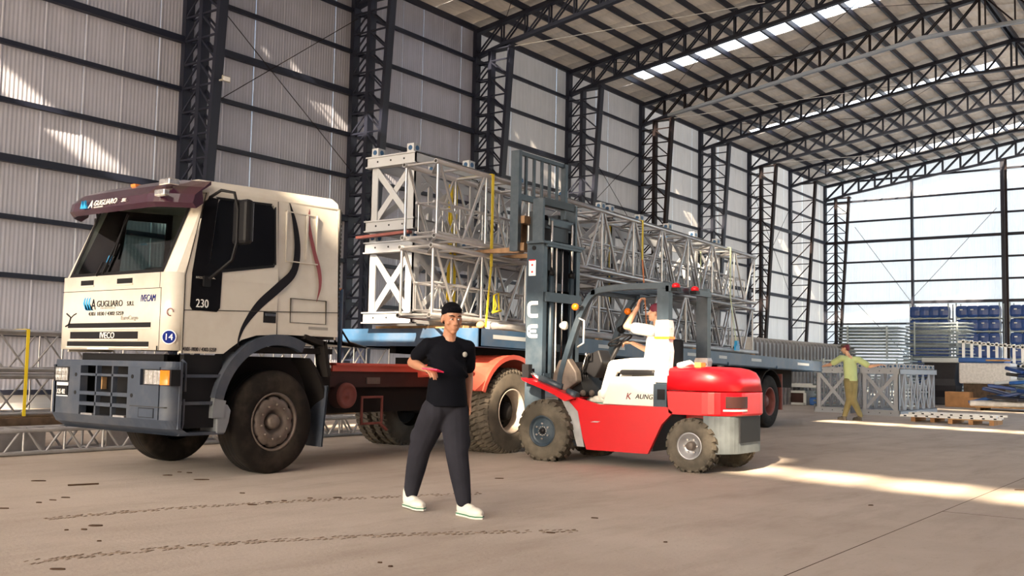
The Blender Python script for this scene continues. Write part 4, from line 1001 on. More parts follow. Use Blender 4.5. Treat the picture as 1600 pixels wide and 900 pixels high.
# grey painted lattice towers with cross braced panels and bolted lugs
def tower(label, x0, x1, y0, y1, z0, z1, npan, slope=TS, lugs_top=True, group=None, m='gpaint', single=False):
    t = thing('lattice_tower', (x0, (y0+y1)/2, z0), label, 'tower section', group)
    def Z(x, z): return z+(x-x0)*slope
    def sb(b, xa, xb, ya, yb, za, zb_):
        b.add([(xa,ya,Z(xa,za)),(xb,ya,Z(xb,za)),(xb,yb,Z(xb,za)),(xa,yb,Z(xa,za)),(xa,ya,Z(xa,zb_)),(xb,ya,Z(xb,zb_)),(xb,yb,Z(xb,zb_)),(xa,yb,Z(xa,zb_))],
              [(3,2,1,0),(4,5,6,7),(0,1,5,4),(1,2,6,5),(2,3,7,6),(3,0,4,7)]); return b
    bh = 0.15; o_ = 0.05
    for (za, zb_, nm) in ((z0, z0+bh, 'base_channel'), (z1-bh, z1, 'top_channel')):
        for xx in (x0-o_, x1-0.05):
            b = MB(); sb(b, xx, xx+0.02, y0-o_, y1+o_, za, zb_); sb(b, xx-0.02, xx+0.10, y0-o_, y1+o_, zb_-0.015, zb_+0.003); sb(b, xx-0.02, xx+0.10, y0-o_, y1+o_, za-0.003, za+0.015)
            ch = b.build(nm, m, t)
            for q in (0.2, 0.5, 0.8):
                yy = y0+(y1-y0)*q; MB().tube((xx-0.004,yy,Z(xx,(za+zb_)/2)),(xx+.003,yy,Z(xx,(za+zb_)/2)),0.014,8).build('bolt_hole','black',ch)
        for yy in (y0-o_, y1+o_-0.02):
            b = MB(); sb(b, x0-o_, x1+o_, yy, yy+0.02, za, zb_); sb(b, x0-o_, x1+o_, min(yy,yy-0.0), yy+0.08 if yy < y1 else yy+0.02, zb_-0.015, zb_+0.003); b.build(nm, m, t)
    h0, h1 = z0+bh, z1-bh
    pw = 0.13
    for yy in (y0, y1-0.02):
        for xx in (x0, x1-pw): b = MB(); sb(b, xx, xx+pw, yy, yy+0.02, h0, h1); b.build('leg', m, t)
    for xx in (x0, x1-0.02):
        for yy in (y0, y1-pw): b = MB(); sb(b, xx, xx+0.02, yy, yy+pw, h0, h1); b.build('leg', m, t)
    for xx in (x0+0.01, x1-0.01):
        ubar('cross_brace', (xx,y0+.07,Z(xx,h0)), (xx,y1-.07,Z(xx,h1)), 0.015, 0.09, m, t); ubar('cross_brace', (xx+.016,y1-.07,Z(xx,h0)), (xx+.016,y0+.07,Z(xx,h1)), 0.015, 0.09, m, t)
        b = MB(); sb(b, xx-.006, xx+.02, y0+pw, y0+pw+0.12, h1-0.1, h1); sb(b, xx-.006, xx+.02, y1-pw-.12, y1-pw, h1-.1, h1); 
    pl = (x1-x0)/npan
    for yy in (y0+.01, y1-.01):
        for i in range(npan):
            xa, xb = x0+pl*i, x0+pl*(i+1)
            ubar('cross_brace', (xa+.05,yy,Z(xa,h0)), (xb-.05,yy,Z(xb,h1)), 0.08, 0.015, m, t); ubar('cross_brace', (xb-.05,yy+.016,Z(xb,h0)), (xa+.05,yy+.016,Z(xa,h1)), 0.08, 0.015, m, t)
            if i: ubar('rib', (xa,yy,Z(xa,h0)), (xa,yy,Z(xa,h1)), 0.09, 0.03, m, t)
    ly = [y0+0.02, y1-0.14]
    lx = [x0-0.02] + [x0+pl*i-0.07 for i in range(1, npan)] + [x1-0.12]
    for i, xx in enumerate(lx):
        for yy in ly:
            b = MB(); sb(b, xx, xx+0.14, yy, yy+0.12, z1, z1+0.13); lg = b.build('lug', m, t)
            zc = Z(xx, z1+0.07)
            MB().tube((xx-.006,yy+.06,zc),(xx+.146,yy+.06,zc),0.035,10).build('pin','bolt',lg); MB().tube((xx+.07,yy-.006,zc),(xx+.07,yy+.126,zc),0.035,10).build('pin','bolt',lg)
    return t
tower('grey bolted lattice tower on top of its twin behind the bright trusses, front end', 10.2, 15.2, 9.16, 9.98, 2.97, 4.02, 4, group='grey tower sections on the trailer')
tower('grey bolted lattice tower on deck behind the trusses, sunlit at the front end', 10.2, 15.2, 9.16, 9.98, 1.70, 2.82, 4, group='grey tower sections on the trailer')
tower('grey bolted lattice tower in the rear upper layer of the load, pins above the truss', 15.4, 19.9, 9.16, 9.98, 2.97+TS*5.2, 4.02+TS*5.2, 4, group='grey tower sections on the trailer')
tower('grey bolted lattice tower at deck level in the rear of the load', 15.4, 19.9, 9.16, 9.98, 1.70+TS*5.2, 2.82+TS*5.2, 4, group='grey tower sections on the trailer')
MB().bar((10.05,10.06,2.885),(10.12,9.15,2.925),0.09,0.035).build('rusty_board','rimred'); tag(bpy.data.objects['rusty_board'],'thin rust brown bar sticking out between the two grey towers','bar')

# straps
def strap(label, x, y0, y1, ztop, zbot, m, mb=None, zs=None, lean=0.0, w_=0.045):
    t = thing('cargo_strap', (x, y0, zbot), label, 'strap')
    b = MB().box(x-w_/2, x+w_/2, y0-0.005, y0, zs or zbot, ztop); b.build('webbing', m, t)
    MB().box(x-w_/2, x+w_/2, y0-0.005, y1, ztop, ztop+0.004).build('webbing', m, t)
    MB().box(x-w_/2, x+w_/2, y1, y1+.005, zbot+.3, ztop).build('webbing', m, t)
    if zs: MB().bar((x, y0-.003, zs),(x+lean, y0-.12, zbot), 0.035, 0.006, up=(0,1,0)).build('lower_webbing', mb or m, t)
    return t
def zz(x, z): return z+(x-9.82)*TS
s1 = strap('yellow ratchet strap over the front of the load, ratchet hanging near the walking man', 10.98, 8.428, 9.07, zz(10.98,3.80), 1.66, 'yellow', 'yellow', 2.5, -0.25, 0.055)
b = MB(); q = [(10.93,8.33,2.10),(11.03,8.33,2.14),(11.05,8.33,1.90),(10.90,8.31,1.87)]; b.path(q, 0.014, 6, closed=True); b.path([(10.93,8.33,2.1),(10.96,8.31,1.96),(10.90,8.31,1.87)],0.012,6); b.tube((10.88,8.31,1.87),(11.07,8.31,1.90),0.016,6); b.build('ratchet','yellow',s1)
s2 = strap('strap with yellow upper and orange lower half behind the forklift roof', 15.2, 8.428, 9.07, zz(15.2,3.80), 1.57, 'yellow', 'orange', 3.0, 0.0, 0.05)
s3 = strap('pale green strap near the rear end of the load with a blue hook', 18.78, 8.428, 9.07, zz(18.78,3.80), 1.62, 'strapg', 'strapg', 2.6, 0.05, 0.05)
MB().box(18.74,18.92,8.29,8.33,1.55,1.66).box(18.78,18.86,8.28,8.34,1.64,1.74).build('hook','decb',s3)
s4 = strap('yellow strap hanging behind the nested small truss, front of load', 10.9, 9.085, 9.12, zz(10.9,3.70), 1.75, 'yellow')

# ---------------------------------------------------------------- forklift
fk = thing('forklift', (11.1, 6.2, 0), 'red forklift with dark slate mast raised against the trailer load', 'forklift')
NX, FX = 10.52, 11.68
b = MB()
poly = [(7.49,1.01),(7.19,0.95),(6.92,0.865),(6.67,0.775),(6.40,0.715),(5.50,0.72),(5.42,0.66),(5.56,0.52),(5.74,0.17),(6.57,0.17),(6.66,0.40),(6.73,0.60),(6.83,0.72),(7.0,0.80),(7.2,0.87),(7.46,0.965)]
for xa, xb in ((NX, NX+0.05), (FX-0.05, FX)): MB().prism(poly, 'x', xa, xb).build('side_skirt', 'fred', fk)
MB().prism([(6.83,0.74),(7.0,0.82),(7.2,0.89),(7.46,0.975),(7.49,1.01),(7.19,0.95),(6.92,0.865),(6.7,0.78)], 'x', NX-0.10, NX+0.25).build('front_fender','fred',fk)
MB().prism([(6.60,0.20),(6.70,0.20),(6.84,0.60),(6.95,0.78),(6.85,0.76),(6.70,0.62)], 'x', NX-0.005, NX+.2).build('fender_liner','alud',fk)
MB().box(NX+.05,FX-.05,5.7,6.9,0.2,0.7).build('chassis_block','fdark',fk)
MB().box(NX+.05,FX-.05,6.40,6.95,0.66,0.70).build('floor_plate','alud',fk)
MB().prism([(6.42,0.50),(6.52,0.50),(6.46,0.515),(6.38,0.515)],'x',NX-.004,NX).build('scuff_mark','alud',fk)
# counterweight / hood, rounded plan, lofted in z
def cwring(z, ins, yf_, yb_, r):
    x0, x1 = NX+ins, FX-ins
    pts = [(x0, yf_)] + arc2(x0+r, yb_+r, r, 180, 270, 8) + arc2(x1-r, yb_+r, r, 270, 360, 8) + [(x1, yf_)]
    return [(x, y, z) for x, y in pts]
b = MB(); b.loft([cwring(0.64,0.0,5.44,4.72,0.36), cwring(0.66,0.0,5.48,4.70,0.36), cwring(0.90,0.0,5.5,4.70,0.36), cwring(0.905,0.008,5.5,4.71,0.36)], sm=False)
cw = b.build('counterweight','fred',fk, bevel=0.006)
b = MB(); b.loft([cwring(0.915,0.005,5.5,4.705,0.36), cwring(1.06,0.01,5.5,4.73,0.36), cwring(1.13,0.02,5.5,4.78,0.34), cwring(1.165,0.06,5.49,4.86,0.30), cwring(1.185,0.14,5.46,4.95,0.25), cwring(1.19,0.3,5.4,5.05,0.15)], sm=True)
hd = b.build('engine_hood','fred',fk)
for (y0, y1, z0, z1) in ((4.50,4.72,0.73,0.86),):
    b = MB(); 
    L = [(x-0.004 if x < 11 else x, y-0.004) for x, y in arc2(NX+.36,4.70+.36,.365,222,285,8)]
    shell_strip(b, L, z0, z1); b.build('tail_lamp_recess','dkred',cw)
b = MB(); L = arc2(NX+.36,4.70+.36,.368,218,285,8); shell_strip(b,L,0.695,0.715); b.build('lamp_trim','cream',cw)
# lower rear grey parts
rb_ = MB(); L = arc2(NX+.33,4.72+.33,.31,180,270,8)+arc2(FX-.33,4.72+.33,.31,270,360,8)
vs = [(x,y,0.22) for x,y in L]+[(x,y,0.66) for x,y in L]; n=len(L)
rb_.add(vs,[(i,i+1,n+i+1,n+i) for i in range(n-1)]+[tuple(range(n)),tuple(range(n,2*n))]); rb_.build('rear_bumper_casting','cast',fk)
MB().box(NX+.30,FX-.30,4.728,4.75,0.34,0.63).build('radiator_opening','black',fk)
MB().box(NX+.30,FX-.30,4.8,5.4,0.30,0.64).build('steer_axle_housing','fred',fk)
# cream seat box, step panel, lettering
MB().prism([(6.38,0.72),(5.67,0.715),(5.67,1.07),(6.30,1.05),(6.30,0.97)],'x',NX+.04,FX-.04).build('seat_box','cream',fk,bevel=0.015)
text('side_lettering','K',0.11,(NX+.034,6.06,0.79),(0,-1,0),UP,'decm',fk,shear=0.25)
text('side_lettering','AUNG',0.08,(NX+.034,5.93,0.80),(0,-1,0),UP,'deck',fk,shear=0.25)
MB().box(NX-.0,NX+.05,5.50,5.67,0.72,0.98).build('step_panel','fgrey',fk)
MB().box(NX-.003,NX+.0,5.52,5.62,0.80,0.92).build('panel_recess','black',fk)
# overhead guard: near and far bent frames, rear posts, roof bars
for s_, X in ((0, NX+.03), (1, FX-.10)):
    pts = smooth([(7.0,0.94),(6.97,1.12),(6.77,1.68),(6.62,1.97),(6.50,2.075),(6.30,2.11),(5.95,2.125),(5.50,2.12)], 4)
    n = len(pts); a_ = []
    for i,(y,z) in enumerate(pts):
        p0 = pts[max(0,i-1)]; p1 = pts[min(n-1,i+1)]; dy, dz_ = p1[0]-p0[0], p1[1]-p0[1]; l = math.hypot(dy,dz_); ny2, nz2 = -dz_/l*.035, dy/l*.035
        a_.append([(X,y+ny2,z+nz2),(X+.07,y+ny2,z+nz2),(X+.07,y-ny2,z-nz2),(X,y-ny2,z-nz2)])
    MB().loft(a_).build('front_pillar','fgrey',fk)
    ps = MB().box(X,X+.10,5.50,5.65,0.98,2.09).build('rear_pillar','fgrey',fk)
    b = MB(); 
    for i in range(5):
        pass
    rings = []
    for i in range(9):
        z = 1.0+i*(0.72 if s_ == 0 else 0.30)/8+(0 if s_==0 else 0.0); g = 0.012+0.006*math.sin(i*2.1)
        rings.append([(X-g,5.50-g,z),(X+.10+g,5.50-g,z),(X+.10+g,5.65+g,z),(X-g,5.65+g,z)])
    b.loft(rings); wpp = b.build('plastic_wrap','wrap',fk)
    MB().box(X-.022,X+.122,5.478,5.672,1.50 if s_==0 else 1.14,1.53 if s_==0 else 1.17).build('tape_band','amber',wpp)
for i in range(7):
    y = 5.62+0.14*i; MB().box(NX+.08,FX-.08,y-.012,y+.012,2.09,2.12).build('roof_bar','fgrey',fk)
MB().box(NX+.03,FX-.03,6.5,6.56,2.04,2.10).build('front_header','fgrey',fk); MB().box(NX+.03,FX-.03,5.48,5.54,2.05,2.12).build('rear_header','fgrey',fk)
for x, y in ((NX+.02,5.40),(NX+.55,5.62-.2)): 
    MB().ell((x,y,2.11),(0.05,0.05,0.038)).build('red_lamp','redlens',fk); MB().box(x-.05,x+.05,y-.04,y+.04,2.05,2.09).build('lamp_bracket','black',fk)
for x, y, z in ((NX-.03,6.74,1.89),(FX-.15,6.60,1.89)):
    MB().ell((x,y,z),(0.04,0.05,0.045)).build('amber_indicator','amber',fk); MB().tube((x,y,z),(x+.02,y-.10,z),0.015,6).build('indicator_stalk','black',fk)
MB().lathe([(-0.035,0.001),(-0.03,0.05),(0,0.055),(0.05,0.03),(0.06,0.001)],(NX-.06,6.88,1.66),'y',16).build('work_lamp','cream',fk)
MB().lathe([(-0.035,0.001),(-0.03,0.05),(0,0.055),(0.05,0.03),(0.06,0.001)],(FX-.1,6.72,1.66),'y',16).build('work_lamp','black',fk)
b = MB(); b.path([(NX+.0,6.70,1.75),(NX-.05,6.60,1.72),(NX-.05,6.60,1.45),(NX+.0,6.72,1.40)],0.011,6); b.build('grab_handle','wrap',fk)
MB().prism([(6.88,1.26),(7.02,1.24),(7.10,1.06),(7.12,0.86),(6.97,0.83),(6.74,0.98),(6.76,1.10)],'x',NX+.04,NX+.16).build('front_cowl','rim',fk,bevel=0.02)
MB().prism([(6.85,1.22),(7.0,1.20),(7.05,0.86),(6.85,0.72),(6.70,0.8)],'x',NX+.16,FX-.04).build('dash_panel','black',fk)
MB().prism([(6.78,1.30),(6.60,1.38),(6.54,1.22),(6.66,1.02),(6.80,1.10)],'x',NX+.30,NX+.55).build('instrument_box','black',fk,bevel=0.02)
b = MB(); cs = V((11.05,6.43,1.50)); ax_ = V((0,0.45,0.9)).normalized(); u1 = V((1,0,0)); u2 = ax_.cross(u1)
b.path([cs+(u1*math.cos(t)+u2*math.sin(t))*0.155 for t in [2*math.pi*i/24 for i in range(24)]],0.012,6,closed=True)
for a in (0.5,2.6,4.7): b.tube(cs-ax_*.02,cs+(u1*math.cos(a)+u2*math.sin(a))*.155,0.009,6)
b.tube(cs-ax_*.02,(11.05,6.70,1.0),0.028,8); b.build('steering_wheel','black',fk)
for i,x in enumerate((10.72,10.79,10.86)):
    b = MB(); b.tube((x,6.80,1.05),(x,6.72,1.30),0.008,6); b.ell((x,6.72,1.31),(.02,.02,.03),8,6); b.build('lever','rod' if i==0 else 'black',fk)
for x,y in ((10.66,6.72),(10.8,6.68)): MB().ell((x,y,0.84),(.05,.03,.04),10,6).build('pedal','rim',fk)
for i in range(5): 
    b = MB(); x = 10.68+.05*i; b.path([(x,6.95,.78),(x+.02,6.85,.95),(x-.02,6.78,1.0),(x+.03,6.82,1.15)],0.013,6); b.build('hose','black',fk)
b = MB(); b.box(10.74,11.42,5.78,6.26,1.07,1.14); b.build('seat_cushion','black',fk,bevel=0.03)
MB().box(10.80,11.36,5.70,5.80,1.12,1.52).build('seat_back','black',fk,bevel=0.03)
MB().box(10.66,10.78,5.14,5.22,1.17,1.235).build('hood_lamp','orange',fk); MB().tube((11.1,5.1,1.18),(11.1,5.1,1.21),.04,10).build('filler_cap','black',fk)
b = MB(); b.path([(10.7,5.44,1.2),(10.9,5.40,1.23),(11.1,5.43,1.2),(11.3,5.40,1.22)],[.03,.035,.02,.03],8); b.build('wrap_tail','wrap',fk)
# tilt cylinder
b = MB(); b.tube((NX+.06,7.50,1.09),(NX+.06,7.28,0.99),0.028,10); b.build('tilt_rod','rod',fk)
MB().tube((NX+.06,7.30,1.0),(NX+.06,6.95,0.90),0.05,12).build('tilt_cylinder','fgrey',fk); MB().tube((NX+.02,6.86,0.85),(NX+.02,6.72,0.80),0.052,12).build('cylinder_end','fgrey',fk)
MB().box(NX+.02,NX+.1,7.46,7.56,1.0,1.18).build('tilt_bracket','black',fk)
# mast: outer uprights with faces towards the side
MX0, MX1 = 10.74, 11.52
for X in (MX0, MX1):
    out = MB().box(X-.035,X+.0,7.37,7.63,0.14,2.77).box(X,X+.05,7.60,7.63,.14,2.77).box(X,X+.05,7.37,7.40,.14,2.77).build('outer_upright','fgrey',fk)
    MB().box(X+.005,X+.045,7.42,7.58,0.5,3.33).build('inner_upright','fgrey',fk)
    if X == MX0:
        text('side_lettering','C',0.33,(X-.037,7.605,2.29),(0,-1,0),UP,'decw',out,xs=0.60,depth=0.003); 
        MB().box(X-.038,X-.036,7.49,7.585,2.30,2.30).build('x','decw',out) if False else None
    if True: MB().tube((X-.045,7.52,2.68),(X-.03,7.52,2.68),0.03,10).build('roller_pin','black',out)
up0 = [o for o in bpy.data.objects if o.name.startswith('outer_upright')][0]
bpy.data.objects.remove([o for o in bpy.data.objects if o.name.startswith('side_lettering') and o.parent == up0][0])
def boldC(z0,z1,mid):
    b = MB(); cy, cz, ry, rz, w_ = 7.525, (z0+z1)/2, 0.085, (z1-z0)/2, 0.045
    o_ = [(cy-0.08, z1), (cy+.02, z1)]+[(cy+.02+.065*math.sin(t), cz+(rz-.065)*(1 if math.cos(t)>0 else -1)+.065*math.cos(t)) for t in [math.pi*k/10 for k in range(1,10)]]+[(cy+.02,z0),(cy-.08,z0)]
    i_ = [(cy-0.08, z1-w_), (cy+.015, z1-w_)]+[(cy+.015+.025*math.sin(t), cz+(rz-w_-.025)*(1 if math.cos(t)>0 else -1)+.025*math.cos(t)) for t in [math.pi*k/10 for k in range(1,10)]]+[(cy+.015,z0+w_),(cy-.08,z0+w_)]
    n = len(o_); b.add([(MX0-.039,y,z) for y,z in o_+i_],[(k,k+1,n+k+1,n+k) for k in range(n-1)])
    if mid: b.add([(MX0-.039,cy-.06,cz-.018),(MX0-.039,cy+.06,cz-.018),(MX0-.039,cy+.06,cz+.018),(MX0-.039,cy-.06,cz+.018)],[(0,1,2,3)])
    b.build('side_lettering','decw',up0)
boldC(1.78,1.99,False); boldC(1.52,1.69,True)
MB().box(MX0-.038,MX0-.035,7.49,7.60,2.32,2.52).build('warning_label','decw',up0); MB().box(MX0-.040,MX0-.038,7.50,7.59,2.515,2.53).build('label_edge','redlens',up0)
for yy,zz_ in ((7.545,2.46),(7.545,2.37)): MB().tube((MX0-.040,yy,zz_),(MX0-.038,yy,zz_),0.014,8).build('label_mark','redlens',up0)
for z, hh in ((2.735,0.035),(2.05,0.06),(1.0,0.07),(0.35,0.08)): MB().box(MX0,MX1+.05,7.34 if z>2 else 7.36,7.40,z-hh,z+hh).build('mast_crossbar','fgrey',fk)
MB().box(MX0-.10,MX1+.1,7.33,7.60,2.735,2.765).build('mast_top_plate','fgrey',fk)
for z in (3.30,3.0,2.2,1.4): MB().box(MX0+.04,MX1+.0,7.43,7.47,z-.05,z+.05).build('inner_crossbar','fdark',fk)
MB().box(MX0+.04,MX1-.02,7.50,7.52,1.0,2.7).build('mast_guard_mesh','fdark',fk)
for X in (10.90, 11.38):
    MB().tube((X,7.38,0.9),(X,7.38,2.35),0.036,12).build('lift_cylinder','fgrey',fk); MB().tube((X,7.38,2.35),(X,7.38,3.05),0.018,10).build('lift_rod','rod',fk); MB().tube((X,7.38,2.33),(X,7.38,2.40),0.045,12).build('cylinder_gland','black',fk)
    MB().tube((X-.02,7.5,3.06),(X+.02,7.5,3.06),0.075,16).build('chain_pulley','black',fk)
for X in (11.05,11.2): MB().box(X,X+.03,7.44,7.45,0.9,3.05).build('lift_chain','black',fk)
for X in (10.99,11.13): MB().tube((X,7.36,.92),(X,7.36,2.7),0.011,6).build('hydraulic_line','rod' if X>11.1 else 'wrap',fk)
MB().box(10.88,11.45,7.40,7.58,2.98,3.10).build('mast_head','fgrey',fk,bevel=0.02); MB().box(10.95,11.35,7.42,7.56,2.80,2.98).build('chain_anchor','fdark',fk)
# carriage, backrest and forks
for z in (2.72, 3.08): MB().box(10.78,11.88,7.74,7.84,z-.05,z+.05).build('carriage_bar','fork',fk)
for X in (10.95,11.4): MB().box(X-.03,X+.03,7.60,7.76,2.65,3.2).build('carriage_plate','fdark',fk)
MB().box(10.72,10.79,7.80,7.93,2.66,4.0).build('backrest_post','fgrey',fk); MB().box(11.84,11.90,7.80,7.88,3.2,4.0).build('backrest_post','fgrey',fk)
MB().box(10.74,11.90,7.82,7.87,3.95,4.0).build('backrest_top','fgrey',fk); MB().box(10.74,11.90,7.82,7.87,3.35,3.43).build('backrest_rail','fgrey',fk)
for i in range(1,6): X = 10.76+1.11*i/6; MB().box(X-.02,X+.02,7.83,7.86,3.43,3.95).build('backrest_bar','fgrey',fk)
for X in (10.93, 11.62):
    MB().prism([(7.84,3.12),(7.84,2.695),(7.90,2.655),(9.05,2.705),(9.05,2.712),(7.93,2.735),(7.885,2.76),(7.885,3.12)],'x',X-.055,X+.055).build('fork','fork',fk)
wheel(fk,(10.40,7.14,0.365),0.36,0.24,-1,'ffront','fgrey','rubberd'); wheel(fk,(11.80,7.14,0.365),0.36,0.24,1,'ffront','fgrey','rubberd')
wheel(fk,(10.50,5.20,0.295),0.29,0.19,-1,'frear','alud','rubberd'); wheel(fk,(11.70,5.20,0.295),0.29,0.19,1,'frear','alud','rubberd')
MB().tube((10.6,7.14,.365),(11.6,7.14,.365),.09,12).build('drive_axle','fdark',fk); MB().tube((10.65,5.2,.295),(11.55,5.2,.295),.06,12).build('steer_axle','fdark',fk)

# ---------------------------------------------------------------- people
def remesh(name, mb, voxel, m, parent, smooth=4, fac=0.5):
    me = bpy.data.meshes.new('tmp'); me.from_pydata([tuple(v) for v in mb.v], [], mb.f); me.update()
    bm = bmesh.new(); bm.from_mesh(me); bmesh.ops.remove_doubles(bm, verts=bm.verts, dist=1e-6); bmesh.ops.recalc_face_normals(bm, faces=bm.faces); bm.to_mesh(me); bm.free()
    t = bpy.data.objects.new('tmp', me); C.objects.link(t)
    r = t.modifiers.new('r', 'REMESH'); r.mode = 'VOXEL'; r.voxel_size = voxel; r.use_smooth_shade = True
    s = t.modifiers.new('s', 'SMOOTH'); s.iterations = smooth; s.factor = fac
    dg = bpy.context.evaluated_depsgraph_get(); nm = bpy.data.meshes.new_from_object(t.evaluated_get(dg)); bpy.data.objects.remove(t)
    o = ORG[parent.name]; nm.transform(Matrix.Translation(-o)); nm.materials.clear(); nm.materials.append(MT[m]); nm.name = name
    nm.polygons.foreach_set('use_smooth', [True]*len(nm.polygons))
    ob = bpy.data.objects.new(name, nm); C.objects.link(ob); ob.parent = parent; ORG[ob.name] = o
    return ob
def cap(mb, p, q, r1, r2=None):
    r2 = r1 if r2 is None else r2; p, q = V(p), V(q)
    mb.tube(p, q, r1, 14, r2); mb.ell(p, (r1,)*3, 12, 8); mb.ell(q, (r2,)*3, 12, 8)
def chain(mb, pts, rs):
    for i in range(len(pts)-1): cap(mb, pts[i], pts[i+1], rs[i], rs[i+1])
def frame(F):
    F = V(F).normalized(); L = V((0,0,1)).cross(F).normalized(); U = F.cross(L); return F, L, U
def head(mb, hair, c, F, s=1.0, bald=False):
    """c: centre of skull; F: face direction"""
    F, L, U = frame(F); R = Matrix((L, F, U)).transposed()   # columns: side, forward, up
    def at(l, f, u): return V(c)+(L*l+F*f+U*u)*s
    mb.ell(at(0,-0.01,0.03), (0.076*s,0.094*s,0.092*s), 20, 14, R)
    mb.ell(at(0,0.018,-0.045), (0.060*s,0.070*s,0.072*s), 18, 12, R)
    mb.ell(at(0,0.055,-0.095), (0.030*s,0.028*s,0.024*s), 12, 8, R)      # chin
    cap(mb, at(0,0.090,0.005), at(0,0.108,-0.030), 0.009*s, 0.014*s)      # nose
    for k in (-1, 1):
        mb.ell(at(0.012*k,0.098,-0.036), (0.010*s,0.010*s,0.008*s), 8, 6, R)
        mb.ell(at(0.030*k,0.080,0.022), (0.024*s,0.012*s,0.007*s), 10, 6, R)   # brow
        mb.ell(at(0.045*k,0.055,-0.030), (0.020*s,0.022*s,0.018*s), 10, 6, R)  # cheek
        mb.ell(at(0.078*k,-0.010,-0.012), (0.010*s,0.018*s,0.030*s), 10, 8, R)  # ear
    mb.ell(at(0,0.082,-0.062), (0.024*s,0.012*s,0.008*s), 10, 6, R); mb.ell(at(0,0.080,-0.075), (0.021*s,0.012*s,0.008*s), 10, 6, R)
    return at, R
def hand(mb, w_, d, up, side=1, curl=0.5, s=1.0):
    """w_: wrist; d: direction of palm; up: back-of-hand normal; side: which side the thumb sits"""
    d = V(d).normalized(); up = V(up); up = (up-d*up.dot(d)).normalized(); sd_ = d.cross(up)*side
    w_ = V(w_)
    for k in range(4):
        o_ = (k-1.5)*0.019*s
        b0 = w_+d*0.015*s+sd_*o_*0.6; b1 = w_+d*(0.085-abs(k-1.2)*0.004)*s+sd_*o_
        cap(mb, b0, b1, 0.015*s, 0.012*s)
        ln = (0.040,0.046,0.043,0.033)[k if side > 0 else 3-k]*s
        c1 = (d*math.cos(curl*0.8)-up*math.sin(curl*0.8)); c2 = (d*math.cos(curl*1.9)-up*math.sin(curl*1.9)); c3 = (d*math.cos(curl*2.6)-up*math.sin(curl*2.6))
        p1 = b1+c1*ln; p2 = p1+c2*ln*0.65; p3 = p2+c3*ln*0.5
        chain(mb, [b1,p1,p2,p3], [0.0095*s,0.0085*s,0.008*s,0.0065*s])
    t0 = w_+d*0.02*s+sd_*0.022*s; t1 = w_+d*0.055*s+sd_*0.048*s-up*0.01*s; t2 = t1+(d*0.8+sd_*0.35-up*0.3*curl).normalized()*0.032*s; t3 = t2+(d-up*0.5*curl).normalized()*0.024*s
    chain(mb, [t0,t1,t2,t3], [0.015*s,0.012*s,0.010*s,0.008*s])
def face_details(at, parent, s=1.0, brows=True):
    for k in (-1, 1):
        b = MB().ell(at(0.030*k,0.078,0.002), (0.011*s,0.008*s,0.007*s), 10, 6); b.build('eye','decw',parent)
        b = MB().ell(at(0.030*k,0.085,0.002), (0.005*s,0.004*s,0.005*s), 8, 6); b.build('iris','black',parent)
        if brows: b = MB(); b.path([at(0.012*k,0.096,0.026), at(0.032*k,0.090,0.031), at(0.052*k,0.074,0.026)],[0.004*s,0.005*s,0.003*s],6); b.build('eyebrow','hair',parent)
def shoe(parent, heel, F, m, sole, L=0.285, name='shoe'):
    F = V(F).normalized(); Sd = V((0,0,1)).cross(F).normalized(); U = F.cross(Sd); h = V(heel)
    mb = MB(); R = Matrix((Sd, F, U)).transposed()
    def a(l,f,u): return h+Sd*l+F*f+U*u
    cap(mb, a(0,0.03,0.05), a(0,L*0.45,0.045), 0.040, 0.042); mb.ell(a(0,L*0.70,0.040),(0.054,0.090,0.042),14,10,R); cap(mb,a(0,0.04,0.06),a(0,0.055,0.13),0.046,0.052)
    mb.ell(a(0,L*.45,0.06),(0.042,0.07,0.04),12,8,R)
    up_ = remesh(name, mb, 0.008, m, parent, 3)
    so = MB(); rings = []
    out = [(0.0,-0.012),(0.032,0.0),(0.038,0.08),(0.040,0.14),(0.050,0.20),(0.042,0.26),(0.0,L+0.008),(-0.042,0.26),(-0.050,0.20),(-0.038,0.14),(-0.036,0.08),(-0.032,0.0)]
    so.loft([[a(l,f*L/0.285,z) for l,f in out] for z in (0.0,0.028)]); so.build('sole', sole, up_)
    if sole != 'shoed':
        MB().loft([[a(l*1.01,f*L/0.285,z) for l,f in out] for z in (0.012,0.022)]).build('sole_stripe','shoeg',up_)
        lc = MB(); 
        for i in range(4): lc.bar(a(-0.022,0.10+.02*i,0.098-.008*i),a(0.022,0.10+.02*i,0.098-.008*i),0.006,0.004)
        lc.build('laces','decw',up_)['kind'] = 'stuff'
    return up_

# walking man
p = thing('person', (6.2, 5.2, 0), 'man in black t-shirt and charcoal trousers walking past the truck with a pink phone', 'person')
RS, LS = V((6.075,5.27,1.312)), V((6.325,5.07,1.302)); FW = V((-0.5,-0.86,0)).normalized(); LW = V((0.86,-0.5,0))
pel = V((6.20,5.185,0.87)); chest = V((6.20,5.165,1.24)); HC = V((6.185,5.125,1.515))
RE, RH = V((6.10,5.455,1.165)), V((5.985,5.225,1.120)); LE, LH = V((6.43,5.14,1.06)), V((6.37,5.09,0.865))
mb = MB(); at_, R_ = head(mb, None, HC, (-0.50,-0.85,-0.14), 1.0)
cap(mb, HC+V((0.0,0.015,-0.07)), (6.20,5.16,1.36), 0.048, 0.056); cap(mb, (6.20,5.16,1.36), chest, 0.06, 0.09)
chain(mb, [RS,RE.lerp(RS,.5),RE,RE.lerp(RH,.35),RH], [0.05,0.044,0.040,0.040,0.027]); hand(mb, RH, (RH-RE).normalized()+V((0.1,-0.3,0)), (-0.2,0.2,1), -1, 0.55)
